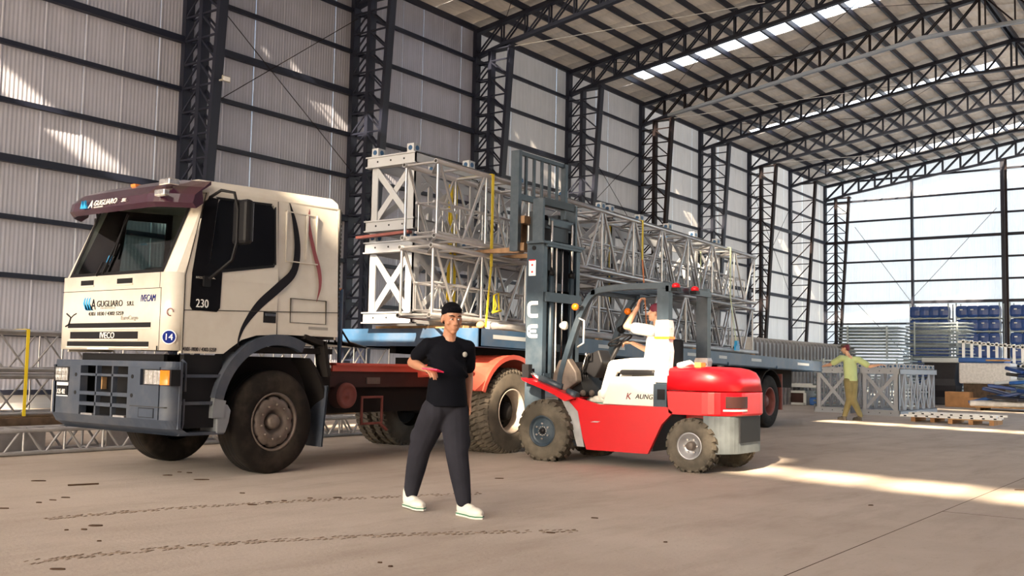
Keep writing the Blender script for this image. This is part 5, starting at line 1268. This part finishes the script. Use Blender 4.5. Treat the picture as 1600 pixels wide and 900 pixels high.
chain(mb, [LS,LE.lerp(LS,.5),LE,LE.lerp(LH,.35),LH], [0.05,0.044,0.038,0.038,0.026]); hand(mb, LH, (-0.1,-0.05,-1), (0.9,-0.3,0), 1, 0.35)
cap(mb, chest, pel, 0.09, 0.09)
body = remesh('body', mb, 0.0055, 'skin', p, 3)
face_details(at_, body, 1.0)
# hair: short crop with a flat fringe
mb = MB(); Fh, Lh, Uh = frame((-0.50,-0.85,-0.14)); R_ = Matrix((Lh,Fh,Uh)).transposed()
mb.ell(at_(0,-0.018,0.052),(0.081,0.096,0.080),20,14,R_); mb.ell(at_(0,-0.05,0.0),(0.074,0.062,0.065),16,10,R_); mb.ell(at_(0,0.055,0.074),(0.062,0.038,0.026),14,8,R_)
remesh('hair', mb, 0.007, 'hair', body, 3)
# t-shirt
mb = MB(); Rt = Matrix((LW, FW, V((0,0,1)))).transposed()
def tor(c_, a, b_, h): mb.ell(c_, (a,b_,h), 20, 12, Rt)
cap(mb, RS.lerp(LS,.05)-V((0,0,.012)), LS.lerp(RS,.05)-V((0,0,.012)), 0.064, 0.064)
tor(V((6.20,5.165,1.24)),0.160,0.110,0.12); tor(V((6.20,5.165,1.10)),0.150,0.108,0.14)
for z in (1.30,1.20,1.10,1.0,0.92): pass
rings = []
for z, a, b_ in ((0.825,0.172,0.136),(0.90,0.166,0.128),(1.05,0.148,0.110),(1.2,0.150,0.108),(1.28,0.130,0.092),(1.34,0.07,0.065)):
    c_ = V((6.20,5.172,z)); rings.append([c_+LW*a*math.cos(t)+FW*b_*math.sin(t) for t in [2*math.pi*i/24 for i in range(24)]])
mb.loft(rings)
cap(mb, (6.20,5.162,1.34), RS.lerp(LS,.12)+V((0,0,.0)), 0.055, 0.055); cap(mb, (6.20,5.162,1.34), LS.lerp(RS,.12)+V((0,0,.0)), 0.055, 0.055)
chain(mb, [RS-V((0,0,.012)), RS.lerp(RE,.62)], [0.064,0.064]); chain(mb, [LS-V((0,0,.012)), LS.lerp(LE,.66)], [0.062,0.060])
for i in range(7):
    a = random.uniform(0,6.28); z = random.uniform(0.9,1.2); c_ = V((6.2,5.172,z)); q0 = c_+LW*.165*math.cos(a)+FW*.118*math.sin(a); q1 = V((6.2,5.172,z+.09))+LW*.158*math.cos(a+.6)+FW*.112*math.sin(a+.6); cap(mb,q0,q1,0.014,0.008)
ts = remesh('t_shirt', mb, 0.009, 'tee', p, 5)
MB().ell(V((6.2,5.165,1.235))+LW*.10+FW*.105,(0.020,0.020,0.022),10,8).build('chest_print','decg',ts)
# trousers
RHp, LHp = pel-LW*0.082-V((0,0,.075)), pel+LW*0.082-V((0,0,.075)); RK, LK = V((6.16,5.40,0.485)), V((6.19,5.045,0.465)); RA, LA = V((6.20,5.52,0.125)), V((6.175,4.955,0.115))
mb = MB(); mb.ell(pel+V((0,0,-0.045)),(0.150,0.112,0.11),18,10,Rt)
chain(mb, [RHp,RHp.lerp(RK,.5),RK,RK.lerp(RA,.45),RA], [0.112,0.110,0.090,0.080,0.060]); chain(mb, [LHp,LHp.lerp(LK,.5),LK,LK.lerp(LA,.45),LA], [0.112,0.110,0.090,0.080,0.060])
for A_, B_ in ((RK,RA),(LK,LA)):
    for i in range(5):
        c_ = A_.lerp(B_, 0.15+0.19*i); a = random.uniform(0,6.28); u_ = V((math.cos(a),math.sin(a),0)); cap(mb, c_+u_*0.058, c_+V((-u_.y,u_.x,0.25))*0.062, 0.016, 0.010)
for c_ in (RHp.lerp(RK,.72)-LW*.085, LHp.lerp(LK,.72)+LW*.085): mb.ell(c_,(0.03,0.05,0.075),12,8,Rt)
remesh('trousers', mb, 0.009, 'trous', p, 4)
FF = V((-0.34,-0.94,0)).normalized()
shoe(p, RA+V((0.01,0.06,-0.115))+V((0,0,0.0)), FF, 'shoe', 'shoe'); shoe(p, LA+V((0.015,0.055,-0.113)), V((-0.25,-0.97,0)), 'shoe', 'shoe')
ph = MB().box(-.036,.036,-.075,.075,-.005,.005); dph = V((0.05,-0.95,-0.05)).normalized()
cph = RH+V((-0.02,-0.105,-0.012)); sx_ = V((-0.9,0.1,0.25)).normalized()
vs = [cph + sx_*x + dph*y + V((0,0,1))*z for x,y,z in ph.v]; phb = MB().add(vs, ph.f); o = phb.build('phone','phone'); tag(o,'pink red phone held in the walking man\'s right hand','phone')

# forklift driver, seated, arm raised to his head
p = thing('person', (11.05, 5.95, 0.7), 'forklift driver in white shirt and pale trousers raising his hand to his head', 'person')
FD = V((0,1,0)); hip = V((11.05,5.93,1.20)); sh = V((11.05,5.90,1.60)); HC = V((11.05,5.93,1.835))
mb = MB(); at_, R_ = head(mb, None, HC, (-0.25,0.95,0.15), 0.92); cap(mb, HC-V((0,.02,.08)), sh, 0.05, 0.06)
NS, FS = sh+V((-.17,0,.01)), sh+V((.17,0,.01)); NE, NH = V((10.80,6.20,1.66)), V((10.90,6.10,1.90)); FE, FH = V((11.30,6.12,1.36)), V((11.17,6.32,1.47))
chain(mb, [NS,NE,NE.lerp(NH,.35),NH], [0.05,0.04,0.038,0.026]); hand(mb, NH, (0.1,-0.10,0.5), (-0.2,0.8,0.2), 1, 0.7)
chain(mb, [FS,FE,FE.lerp(FH,.35),FH], [0.05,0.04,0.038,0.026]); hand(mb, FH, (-0.3,0.6,0.1), (0,0,1), 1, 0.8); cap(mb, sh, hip, 0.09, 0.1)
body = remesh('body', mb, 0.007, 'skin2', p, 3); face_details(at_, body, 0.92)
mb = MB(); mb.ell(at_(0,-0.015,0.05),(0.082,0.10,0.078),16,12,R_); mb.ell(at_(0,-0.07,-0.01),(0.07,0.05,0.075),14,10,R_); remesh('hood_cap', mb, 0.009, 'maroon', body, 2)
mb = MB(); Rt = Matrix((V((1,0,0)), FD, V((0,0,1)))).transposed()
rings = []
for z, a, b_, oy in ((1.16,0.18,0.14,0.0),(1.25,0.175,0.135,0.0),(1.4,0.17,0.12,-.01),(1.52,0.175,0.115,-.02),(1.60,0.16,0.09,-.03),(1.64,.09,.07,-.03)):
    rings.append([V((11.05,5.93+oy,z))+V((a*math.cos(t),b_*math.sin(t),0)) for t in [2*math.pi*i/22 for i in range(22)]])
mb.loft(rings); cap(mb, NS, FS, 0.072, 0.072); chain(mb,[NS,NS.lerp(NE,.62)],[.074,.07]); chain(mb,[FS,FS.lerp(FE,.6)],[.074,.068])
remesh('white_shirt', mb, 0.010, 'whitec', p, 4)
mb = MB(); mb.ell(hip+V((0,0,-.02)),(.17,.15,.10),16,10)
for s_, kx, fy in ((-1, 10.86, 6.60), (1, 11.24, 6.62)):
    k_ = V((kx,6.40,1.175)); a_ = V((kx,fy-.06,0.82)); chain(mb,[hip+V((.09*s_,0,-.01)),(V(hip)+k_)/2+V((.045*s_,0,0)),k_,k_.lerp(a_,.5),a_],[.10,.095,.078,.068,.056])
remesh('trousers', mb, 0.010, 'whitec', p, 4)
for kx in (10.86,11.24): shoe(p,(kx,6.52,0.705),(0,1,0.03),'shoe','shoe',0.27)

# man in green with arms spread
p = thing('person', (25.0, 8.05, 0), 'man in pale green shirt and olive trousers, arms spread, seen from behind', 'person')
FG = V((0.55,0.83,0)).normalized(); LG = V((-0.83,0.55,0)); Rt = Matrix((LG, FG, V((0,0,1)))).transposed()
pel = V((25.0,8.06,0.97)); sh = V((25.0,8.09,1.50)); HC = V((25.02,8.20,1.745)); LSh, RSh = V((24.90,8.27,1.51)), V((25.10,7.90,1.48))
LEl, LHd = V((24.95,8.52,1.36)), V((25.0,8.73,1.31)); REl, RHd = V((25.12,7.64,1.32)), V((25.15,7.44,1.36))
mb = MB(); at_, R_ = head(mb, None, HC, (0.0,0.97,-0.2), 1.0); cap(mb, HC-V((0,.03,.08)), sh, .05,.06)
chain(mb,[LSh,LEl,LEl.lerp(LHd,.3),LHd],[.05,.042,.040,.027]); hand(mb,LHd,(0.1,0.9,-.1),(0,0,1),-1,.3); chain(mb,[RSh,REl,REl.lerp(RHd,.3),RHd],[.05,.042,.040,.027]); hand(mb,RHd,(0.1,-0.9,.1),(0,0,1),1,.4); cap(mb,sh,pel,.09,.1)
body = remesh('body', mb, 0.009, 'skin2', p, 2); face_details(at_, body)
mb = MB(); mb.ell(at_(0,-0.015,0.055),(0.086,0.102,0.075),16,12,R_); mb.ell(at_(0,-.06,.0),(.075,.055,.07),14,10,R_); remesh('hair', mb, .011, 'maroon', body, 2)
mb = MB(); mb.ell(at_(0,0.10,0.065),(0.06,0.07,0.012),14,8,R_); mb.ell(at_(0,0.0,0.075),(0.088,0.104,0.06),16,10,R_); mb.build('cap','shoed',body)
mb = MB(); rings = []
for z,a,b_ in ((0.96,.175,.13),(1.1,.17,.125),(1.3,.18,.12),(1.45,.17,.10),(1.53,.10,.075)):
    oy = (z-.97)*.05; rings.append([V((25,8.06+oy,z))+LG*a*math.cos(t)+FG*b_*math.sin(t) for t in [2*math.pi*i/22 for i in range(22)]])
mb.loft(rings); cap(mb,LSh,RSh,.075,.075); chain(mb,[LSh,LSh.lerp(LEl,.75)],[.078,.075]); chain(mb,[RSh,RSh.lerp(REl,.75)],[.078,.075]); remesh('green_shirt',mb,.012,'greent',p,4)
mb = MB(); mb.ell(pel,(.165,.12,.11),16,10,Rt)
LKn, RKn = V((25.02,8.10,0.52)), V((25.05,8.02,0.50)); LAn, RAn = V((24.95,8.20,0.12)), V((24.98,7.83,0.13))
chain(mb,[pel+LG*.085,LKn,LKn.lerp(LAn,.5),LAn],[.105,.085,.075,.06]); chain(mb,[pel-LG*.085,RKn,RKn.lerp(RAn,.5),RAn],[.105,.085,.075,.06]); remesh('trousers',mb,.012,'olive',p,4)
shoe(p,LAn+V((-.03,-.04,-.115)),(0.5,0.85,0),'shoed','shoed'); shoe(p,RAn+V((-.03,-.03,-.125)),(0.5,0.8,0),'shoed','shoed')
# ---------------------------------------------------------------- trusses stacked against the left wall behind the cab
alu_truss('stacked_truss', 'aluminium truss at the far left behind the cab, uppermost of its stack', 1.0, 13.2, 12.3, 12.85, 0.985, 1.45, 14, 0.032, 0.013, slope=0, top_diag=True, m='alu')
alu_truss('stacked_truss', 'aluminium truss at the far left behind the cab, beneath the uppermost one', 0.9, 13.1, 12.3, 12.85, 0.44, 0.905, 14, 0.032, 0.013, slope=0, top_diag=True, m='alu')
alu_truss('stacked_truss', 'low dull truss on the floor at the far left, under the dark timbers', 2.2, 12.4, 11.62, 12.08, 0.03, 0.29, 20, 0.026, 0.016, slope=0, top_diag=True, m='alud')
for i,(y,z,lb) in enumerate(((12.2,0.32,'front dark timber beam under the left stack of trusses'),(12.75,0.32,'rear dark timber beam under the left stack of trusses'))):
    o = MB().box(0.8,13.0,y-.06,y+.06,z-.02,z+.085).build('timber_beam','woodd',bevel=0.008); tag(o,lb,'beam')
o = MB().box(0.9,8.0,12.22,12.30,0.37,0.405).build('timber_beam','wood'); tag(o,'thin tan batten edge between truss and dark timber, far left','batten')
t = thing('cargo_strap',(6.62,12.26,.4),'yellow strap tied round the two trusses at the far left','strap')
MB().box(6.60,6.64,12.255,12.26,.42,1.49).build('webbing','yellow',t); MB().box(6.60,6.64,12.255,12.9,1.486,1.49).build('webbing','yellow',t)
for i, x in enumerate((3.2, 5.3, 7.4, 9.5)):
    o = MB().box(x, x+1.3, 11.70, 11.72, 0.03, 0.24+.02*(i%2)).box(x,x+1.3,11.70,12.0,0.24+.02*(i%2),.26+.02*(i%2)).build('silver_sheet','alud'); tag(o, 'dull silver sheet leaning on the low truss at far left, %s from the cab' % ('fourth','third','nearest','second')[i],'sheet')
# ---------------------------------------------------------------- goods in the depth of the hall
tower('grey cross braced tower standing on the floor, left of the man in green', 29.6, 33.4, 9.58, 10.56, 0.0, 1.30, 6, slope=0, group='grey tower sections on the floor')
tower('grey cross braced tower standing on the floor, right of the man in green', 28.85, 32.7, 8.0, 9.0, 0.0, 1.30, 6, slope=0, group='grey tower sections on the floor')
# upright grey sheet fins
ORD = 'first second third fourth fifth sixth seventh eighth ninth tenth eleventh twelfth thirteenth fourteenth fifteenth sixteenth seventeenth eighteenth nineteenth twentieth'.split()
ORD += ['twenty-'+w_ for w_ in ORD[:9]]+['thirtieth']
f0 = None
for i in range(30):
    x = 31.6+0.36*i; b = MB()
    b.prism([(13.4,0.0),(14.3,0.0),(14.3,2.17),(14.1,2.28),(13.6,2.28),(13.44,2.20),(13.4,2.05)],'x',x,x+.05); b.box(x+.05,x+.16,13.40,13.44,0.0,2.12)
    if f0 is None: f0 = b.build('metal_sheet','fin'); o = f0; bx = x
    else: o = f0.copy(); C.objects.link(o); o.location = (x-bx,0,0)
    tag(o,'grey upright metal sheet, %s from the near end of the long row behind the trailer' % ORD[i],'panel','upright panels behind the trailer')
# stacks of crowd barriers
def barriers(label, x0, x1, y0, y1, z0, z1, n, grp='crowd barrier stacks'):
    t = thing('barrier_stack',(x0,(y0+y1)/2,z0),label,'barrier stack',grp)
    for i in range(n):
        z = z0+(z1-z0)*(i+.5)/n; j = random.uniform(-.06,.06)
        b = MB().tube((x0,y0+j,z),(x0,y1+j,z),.034,6).tube((x1,y0+j,z),(x1,y1+j,z),.024,6).tube((x0,y0+j,z),(x1,y0+j,z),.024,6).tube((x0,y1+j,z),(x1,y1+j,z),.024,6)
        for k in range(14): yy = y0+j+(y1-y0)*(k+1)/15; b.tube((x0,yy,z),(x1,yy,z),.014,4)
        o = b.build('barrier_frame','galv',t)
    for yy in (y0+.35,y1-.35): MB().box(x0-.05,x0-.02,yy-.03,yy+.03,z0,z1).build('upright','galv',t)
    return t
barriers('stack of galvanised barriers behind the man in green, raised on a lower stack', 36, 37.2, 10.0, 12.05, 1.66, 2.80, 10)
barriers('lower stack of galvanised barriers under the raised one behind the man in green', 36.1, 37.3, 9.7, 12.2, 0.0, 1.66, 14)
barriers('stack of galvanised barriers in front of the left blue seat rack', 43.5, 44.7, 9.4, 11.75, 1.95, 3.30, 10)
barriers('lower barrier stack in front of the left blue seat rack', 43.6, 44.8, 9.2, 11.9, 0.0, 1.95, 14)
barriers('pale barrier stack just behind the left grey tower', 34, 35, 10.95, 12.2, 0.0, 1.62, 12)
barriers('low barrier stack behind the right grey tower, left of the black sheeting', 42.2, 43.3, 10.7, 13.4, 0.0, 1.45, 12)
# racks of folded blue seats
seat = MB(); rings = []
for z,a,d in ((0.0,.20,.05),(0.12,.24,.0),(0.35,.25,.0),(0.50,.22,.03),(0.54,.17,.07)):
    rings.append([(0+d, -a,z),(0+d-.02,-a*.6,z),(0+d-.03,0,z),(0+d-.02,a*.6,z),(0+d,a,z),(0.45,a,z),(0.45,-a,z)])
seat.loft(rings)
s0 = None
def rack(label, x0, y1, y0, zt, top):
    t = thing('seat_rack',(x0,(y0+y1)/2,0),label,'rack','seat racks by the end wall')
    for yy in (y0,y1):
        for xx in (x0,x0+.9): ubar('rack_post',(xx,yy,0),(xx,yy,zt+.05),.05,.05,'galv',t)
    for l in range(6):
        z = zt-0.62-0.62*l
        for xx in (x0,x0+.9): ubar('shelf_beam',(xx,y0,z-.02),(xx,y1,z-.02),.05,.07,'galv',t)
        MB().box(x0,x0+.9,y0,y1,z-.02,z-.005).build('shelf','galv',t)
        MB().box(x0+.5,x0+.85,y0+.1,y1-.1,z,z+.5).build('rear_stack','bseat',t)
zt = 4.42
nrk = [('left seat rack by the end wall, above the barrier stacks',50,13.30,11.60),('middle seat rack by the end wall, seats with pale handles',50,11.25,9.42),('right seat rack by the end wall, cut by the right picture edge',50,8.98,7.15)]
rn = ['top','second','third','fourth','fifth','lowest']
for ri,(lb,x0,ya,yb) in enumerate(nrk):
    rack(lb,x0,ya,yb,zt,0)
    for l in range(6):
        for k in range(4):
            y = yb+0.23+(ya-yb-.46)*k/3; z = zt-.62-.62*l+.0
            if s0 is None:
                s0 = thing('stadium_chair',(x0-.05,y,z),'','seat'); bb = MB(); bb.add([(v[0]+x0-.05,v[1]+y,v[2]+z) for v in seat.v],seat.f); sh_ = bb.build('seat_shell','bseat',s0)
                MB().box(x0-.095,x0-.075,y-.06,y+.06,z+.33,z+.38).build('handle','lgrey',s0); o = s0; s00 = V((x0-.05,y,z))
                index(); 
            else:
                o = s0.copy(); C.objects.link(o); o.location = (x0-.05,y,z)
                for ch in KIDS['stadium_chair']:
                    if ri == 0 and ch.name.startswith('handle'): continue
                    c_ = ch.copy(); C.objects.link(c_); c_.parent = o
            o['label'] = 'navy folded plastic chair, %s in the %s row of the %s rack' % (('rightmost','third from left','second from left','leftmost')[k], rn[l], ('left','middle','right')[ri]); o['category'] = 'chair'; o['group'] = '%s seat row, %s rack' % (rn[l], ('left','middle','right')[ri])
# black sheeting, wrapped bundle, white frames
b = MB(); rings = []
for z,s_ in ((0,.42),(.3,.40),(.55,.52),(.75,.55),(1.0,.50),(1.35,.55),(1.62,.60)): rings.append([(41.6+.5-s_,9.95-s_*1.0,z),(41.6+.5+s_,9.95-s_,z),(41.6+.5+s_,9.95+s_*1.0,z),(41.6+.5-s_,9.95+s_,z)])
b.loft(rings); t = thing('sheeted_stack',(42,9.95,0),'tall stack under black sheeting with pale lid, behind the towers','stack'); b.build('sheeting','blackbag',t,bevel=.03)
MB().box(41.35,42.8,9.25,10.6,1.62,1.80).build('lid','lgrey',t,bevel=.03)
b = MB().box(40,41.2,7.2,8.95,0.85,1.62); t = thing('wrapped_bundle',(40.5,8,0.0),'plastic wrapped bundle under a blue cover right of the black sheeting','bundle'); b.build('wrapped_goods','wrap',t,bevel=.06)
MB().box(39.97,41.23,7.4,8.95,1.62,1.80).build('cover','bluebag',t,bevel=.04); MB().box(40,41.2,7.3,8.9,0,.14).box(40.1,41.1,7.4,8.8,.14,.85).build('base','woodd',t); MB().box(39.9,40.0,7.2,8.0,1.68,1.74).build('batten','wood',t)
for i in range(9):
    y = 9.35-0.30*i; b = MB(); 
    b.box(42.6,42.7,y-.045,y+.045,1.5,2.55-.03*i); b.box(42.6,42.7,y-.20,y+.2,2.42-.03*i,2.50-.03*i); b.box(42.6,42.7,y-.2,y+.2,1.5,1.58)
    o = b.build('white_frame','decw'); tag(o,'white upright frame below the middle seat rack, %s from the left' % ORD[i],'frame','white frames in a row')
o = MB().box(42.55,43.4,6.6,9.15,0,1.5).build('pallet_block','galv',bevel=.03); tag(o,'pale grey block of stacked parts carrying the white frames','stack')
# blue pile at right edge
random.seed(11)
t = thing('pallet',(37.4,6.2,0),'wide wooden pallet under the blue pile at the right edge','pallet')
for i in range(6): MB().box(36.6+.3*i,36.8+.3*i,4.2,7.7,.10,.14).build('slat','wood',t)
for y in (4.3,5.9,7.6): MB().box(36.6,38.3,y-.06,y+.06,0,.10).build('bearer','woodd',t)
o = MB().box(36.5,38.3,4.1,7.85,.14,.34).build('base_panel','alud',bevel=.05); tag(o,'grey rounded slab at the bottom of the blue pile','slab')
lay = ['lowest','second','third','fourth','fifth','sixth','seventh','eighth','ninth']; n_ = 0
for l in range(9):
    z = .40+.19*l; yl = 7.75-1.75*(l/8.0)**0.8; ya = 4.2+.08*l
    for k in range(5):
        c_ = V((36.7+.33*((k+l)%3)+random.uniform(-.1,.1), ya+(yl-ya)*(k+.5)/5, z+random.uniform(-.02,.03)))
        L = (yl-ya)/5*1.5; d = V((random.uniform(-.35,.35),1,random.uniform(-.28,.28))).normalized()*L/2
        m_, cn = (('bseat','navy'),('bluebag','bright blue'),('bseat','navy'),('lgrey','pale grey'),('bseat','navy'),('galv','dull metal'),('blackbag','black'))[(l*3+k*2)%7]
        b = MB().bar(c_-d,c_+d,random.uniform(.5,.9),.11 if cn != 'dull metal' else .05); o = b.build('loose_sheet',m_,bevel=.03)
        tag(o,'%s piece in the pile at the right edge, %s layer, %s' % (cn, lay[l], ('right end','right of middle','middle','left of middle','left end')[k]),'sheet','pieces of the blue pile')
for i,(x,y,z,s_) in enumerate(((39.5,8.9,0,.42),(39.2,8.3,0,.30))):
    o = MB().box(x,x+.6,y-s_,y+s_,z,z+.55-.2*i).build('cardboard_box','cardb',bevel=.01); tag(o,('larger brown cardboard box below the wrapped bundle','smaller brown cardboard box in front of the wrapped bundle')[i],'box')
# flat perforated profiles on pallets
for i,(x,y) in enumerate(((26.1,6.45),(25.7,5.5))):
    t = thing('pallet',(x+.5,y,0),('wooden pallet under the left ends of the white profiles','wooden pallet under the right ends of the white profiles')[i],'pallet')
    for k in range(5): MB().box(x+.22*k,x+.22*k+.12,y-.5,y+.5,.10,.125).build('slat','wood',t)
    for k in range(3): MB().box(x,x+1.0,y-.5+.45*k,y-.4+.45*k,0,.10).build('bearer','cardb',t)
for i in range(6):
    x = 25.75+.19*i; a = (0.02,-.14,.03,.15,-.02,-.12)[i]; y0, y1 = 4.85+.1*(i%3), 7.1-.12*(i%2); z = .152+(.05 if i%2 else 0)
    b = MB().bar((x+a,y0,z),(x-a,y1,z),.11,.05); o = b.build('perforated_profile','decw')
    tag(o,'white perforated profile on the pallets right of the grey towers, %s from the front' % ORD[i],'profile','perforated profiles on the pallets')
    hb = MB(); n = 9
    for k in range(n):
        f_ = (k+.5)/n; c_ = V((x+a,y0,z)).lerp(V((x-a,y1,z)),f_); hb.box(c_.x-.064,c_.x-.054,c_.y-.03,c_.y+.03,c_.z-.014,c_.z+.014)
    h = hb.build('slots','black',o); h['kind']='stuff'
# things seen under the trailer tail
o = MB().box(35,36,12.3,14.2,.62,.75).build('white_beam','lgrey'); tag(o,'pale beam bundle seen under the trailer tail','beam')
t = thing('crate',(35.5,13.3,0),'pale low crate with dark opening under the trailer tail','crate'); MB().box(35,36,12.9,14.3,.42,.5).box(35,36,12.85,12.95,0,.42).box(35,36,14.2,14.3,0,.42).box(35,36,12.9,14.3,0,.08).build('crate_frame','lgrey',t); MB().box(35.1,35.9,12.95,14.2,.08,.42).build('opening','dkred',t)
o = MB().box(35,35.5,12.3,12.75,.0,.28).build('blue_sack','bluebag',bevel=.05); tag(o,'small bright blue sack beside the low crate under the trailer tail','sack')

# scraps on the floor
random.seed(5)
SCR = [(5.24,8.61,.0),(6.25,8.79,.10),(6.51,8.96,.05),(6.54,8.84,.07),(6.25,8.25,.16),(4.53,7.87,.07),(4.68,7.94,.08),(3.91,6.39,.05),(4.05,6.48,.1),(3.82,6.45,.03),(3.73,5.92,.03),(7.81,9.68,.06),(5.87,7.18,.05),(5.46,6.55,.08),(5.65,6.58,.06),(5.79,6.55,.05),(6.24,6.39,.08),(6.05,6.52,.05),(4.4,4.14,.03),(4.36,4.02,.03),(3.1,5.3,.09),(9.14,2.78,.05),(5.97,4.01,.07),(6.78,4.15,.06),(6.18,3.23,.03),(11.5,2.0,.12),(4.38,7.81,.05),(4.04,7.69,.08),(5.13,9.17,.14),(8.45,6.32,.1),(7.49,6.69,.06)]
for i,(x,y,L) in enumerate(SCR):
    b = MB(); n = 5; r0 = L/2; a0 = random.uniform(-.3,.3)+2.2
    d = V((math.cos(a0+0),math.sin(a0),0)); s_ = V((-d.y,d.x,0)); wv = random.uniform(.12,.35)*L if i else .01
    pts = [V((x,y,0))+d*r0*math.cos(t)+s_*wv*math.sin(t)*random.uniform(.6,1.1) for t in [2*math.pi*k/7 for k in range(7)]]
    b.add([(p_.x,p_.y,0.001) for p_ in pts]+[(p_.x*.9+x*.1,p_.y*.9+y*.1,0.008) for p_ in pts],[tuple(range(7)),tuple(range(7,14))]+[(k,(k+1)%7,7+(k+1)%7,7+k) for k in range(7)])
    o = b.build('bark_scrap','debris'); tag(o,'small dark flat scrap of bark lying on the dusty floor','scrap','dark scraps on the floor')
o = MB().bar((5.12,8.66,.008),(5.37,8.58,.008),.02,.012).build('stick','debris')
tag(o,'thin dark stick on the floor left of the front wheel','stick')
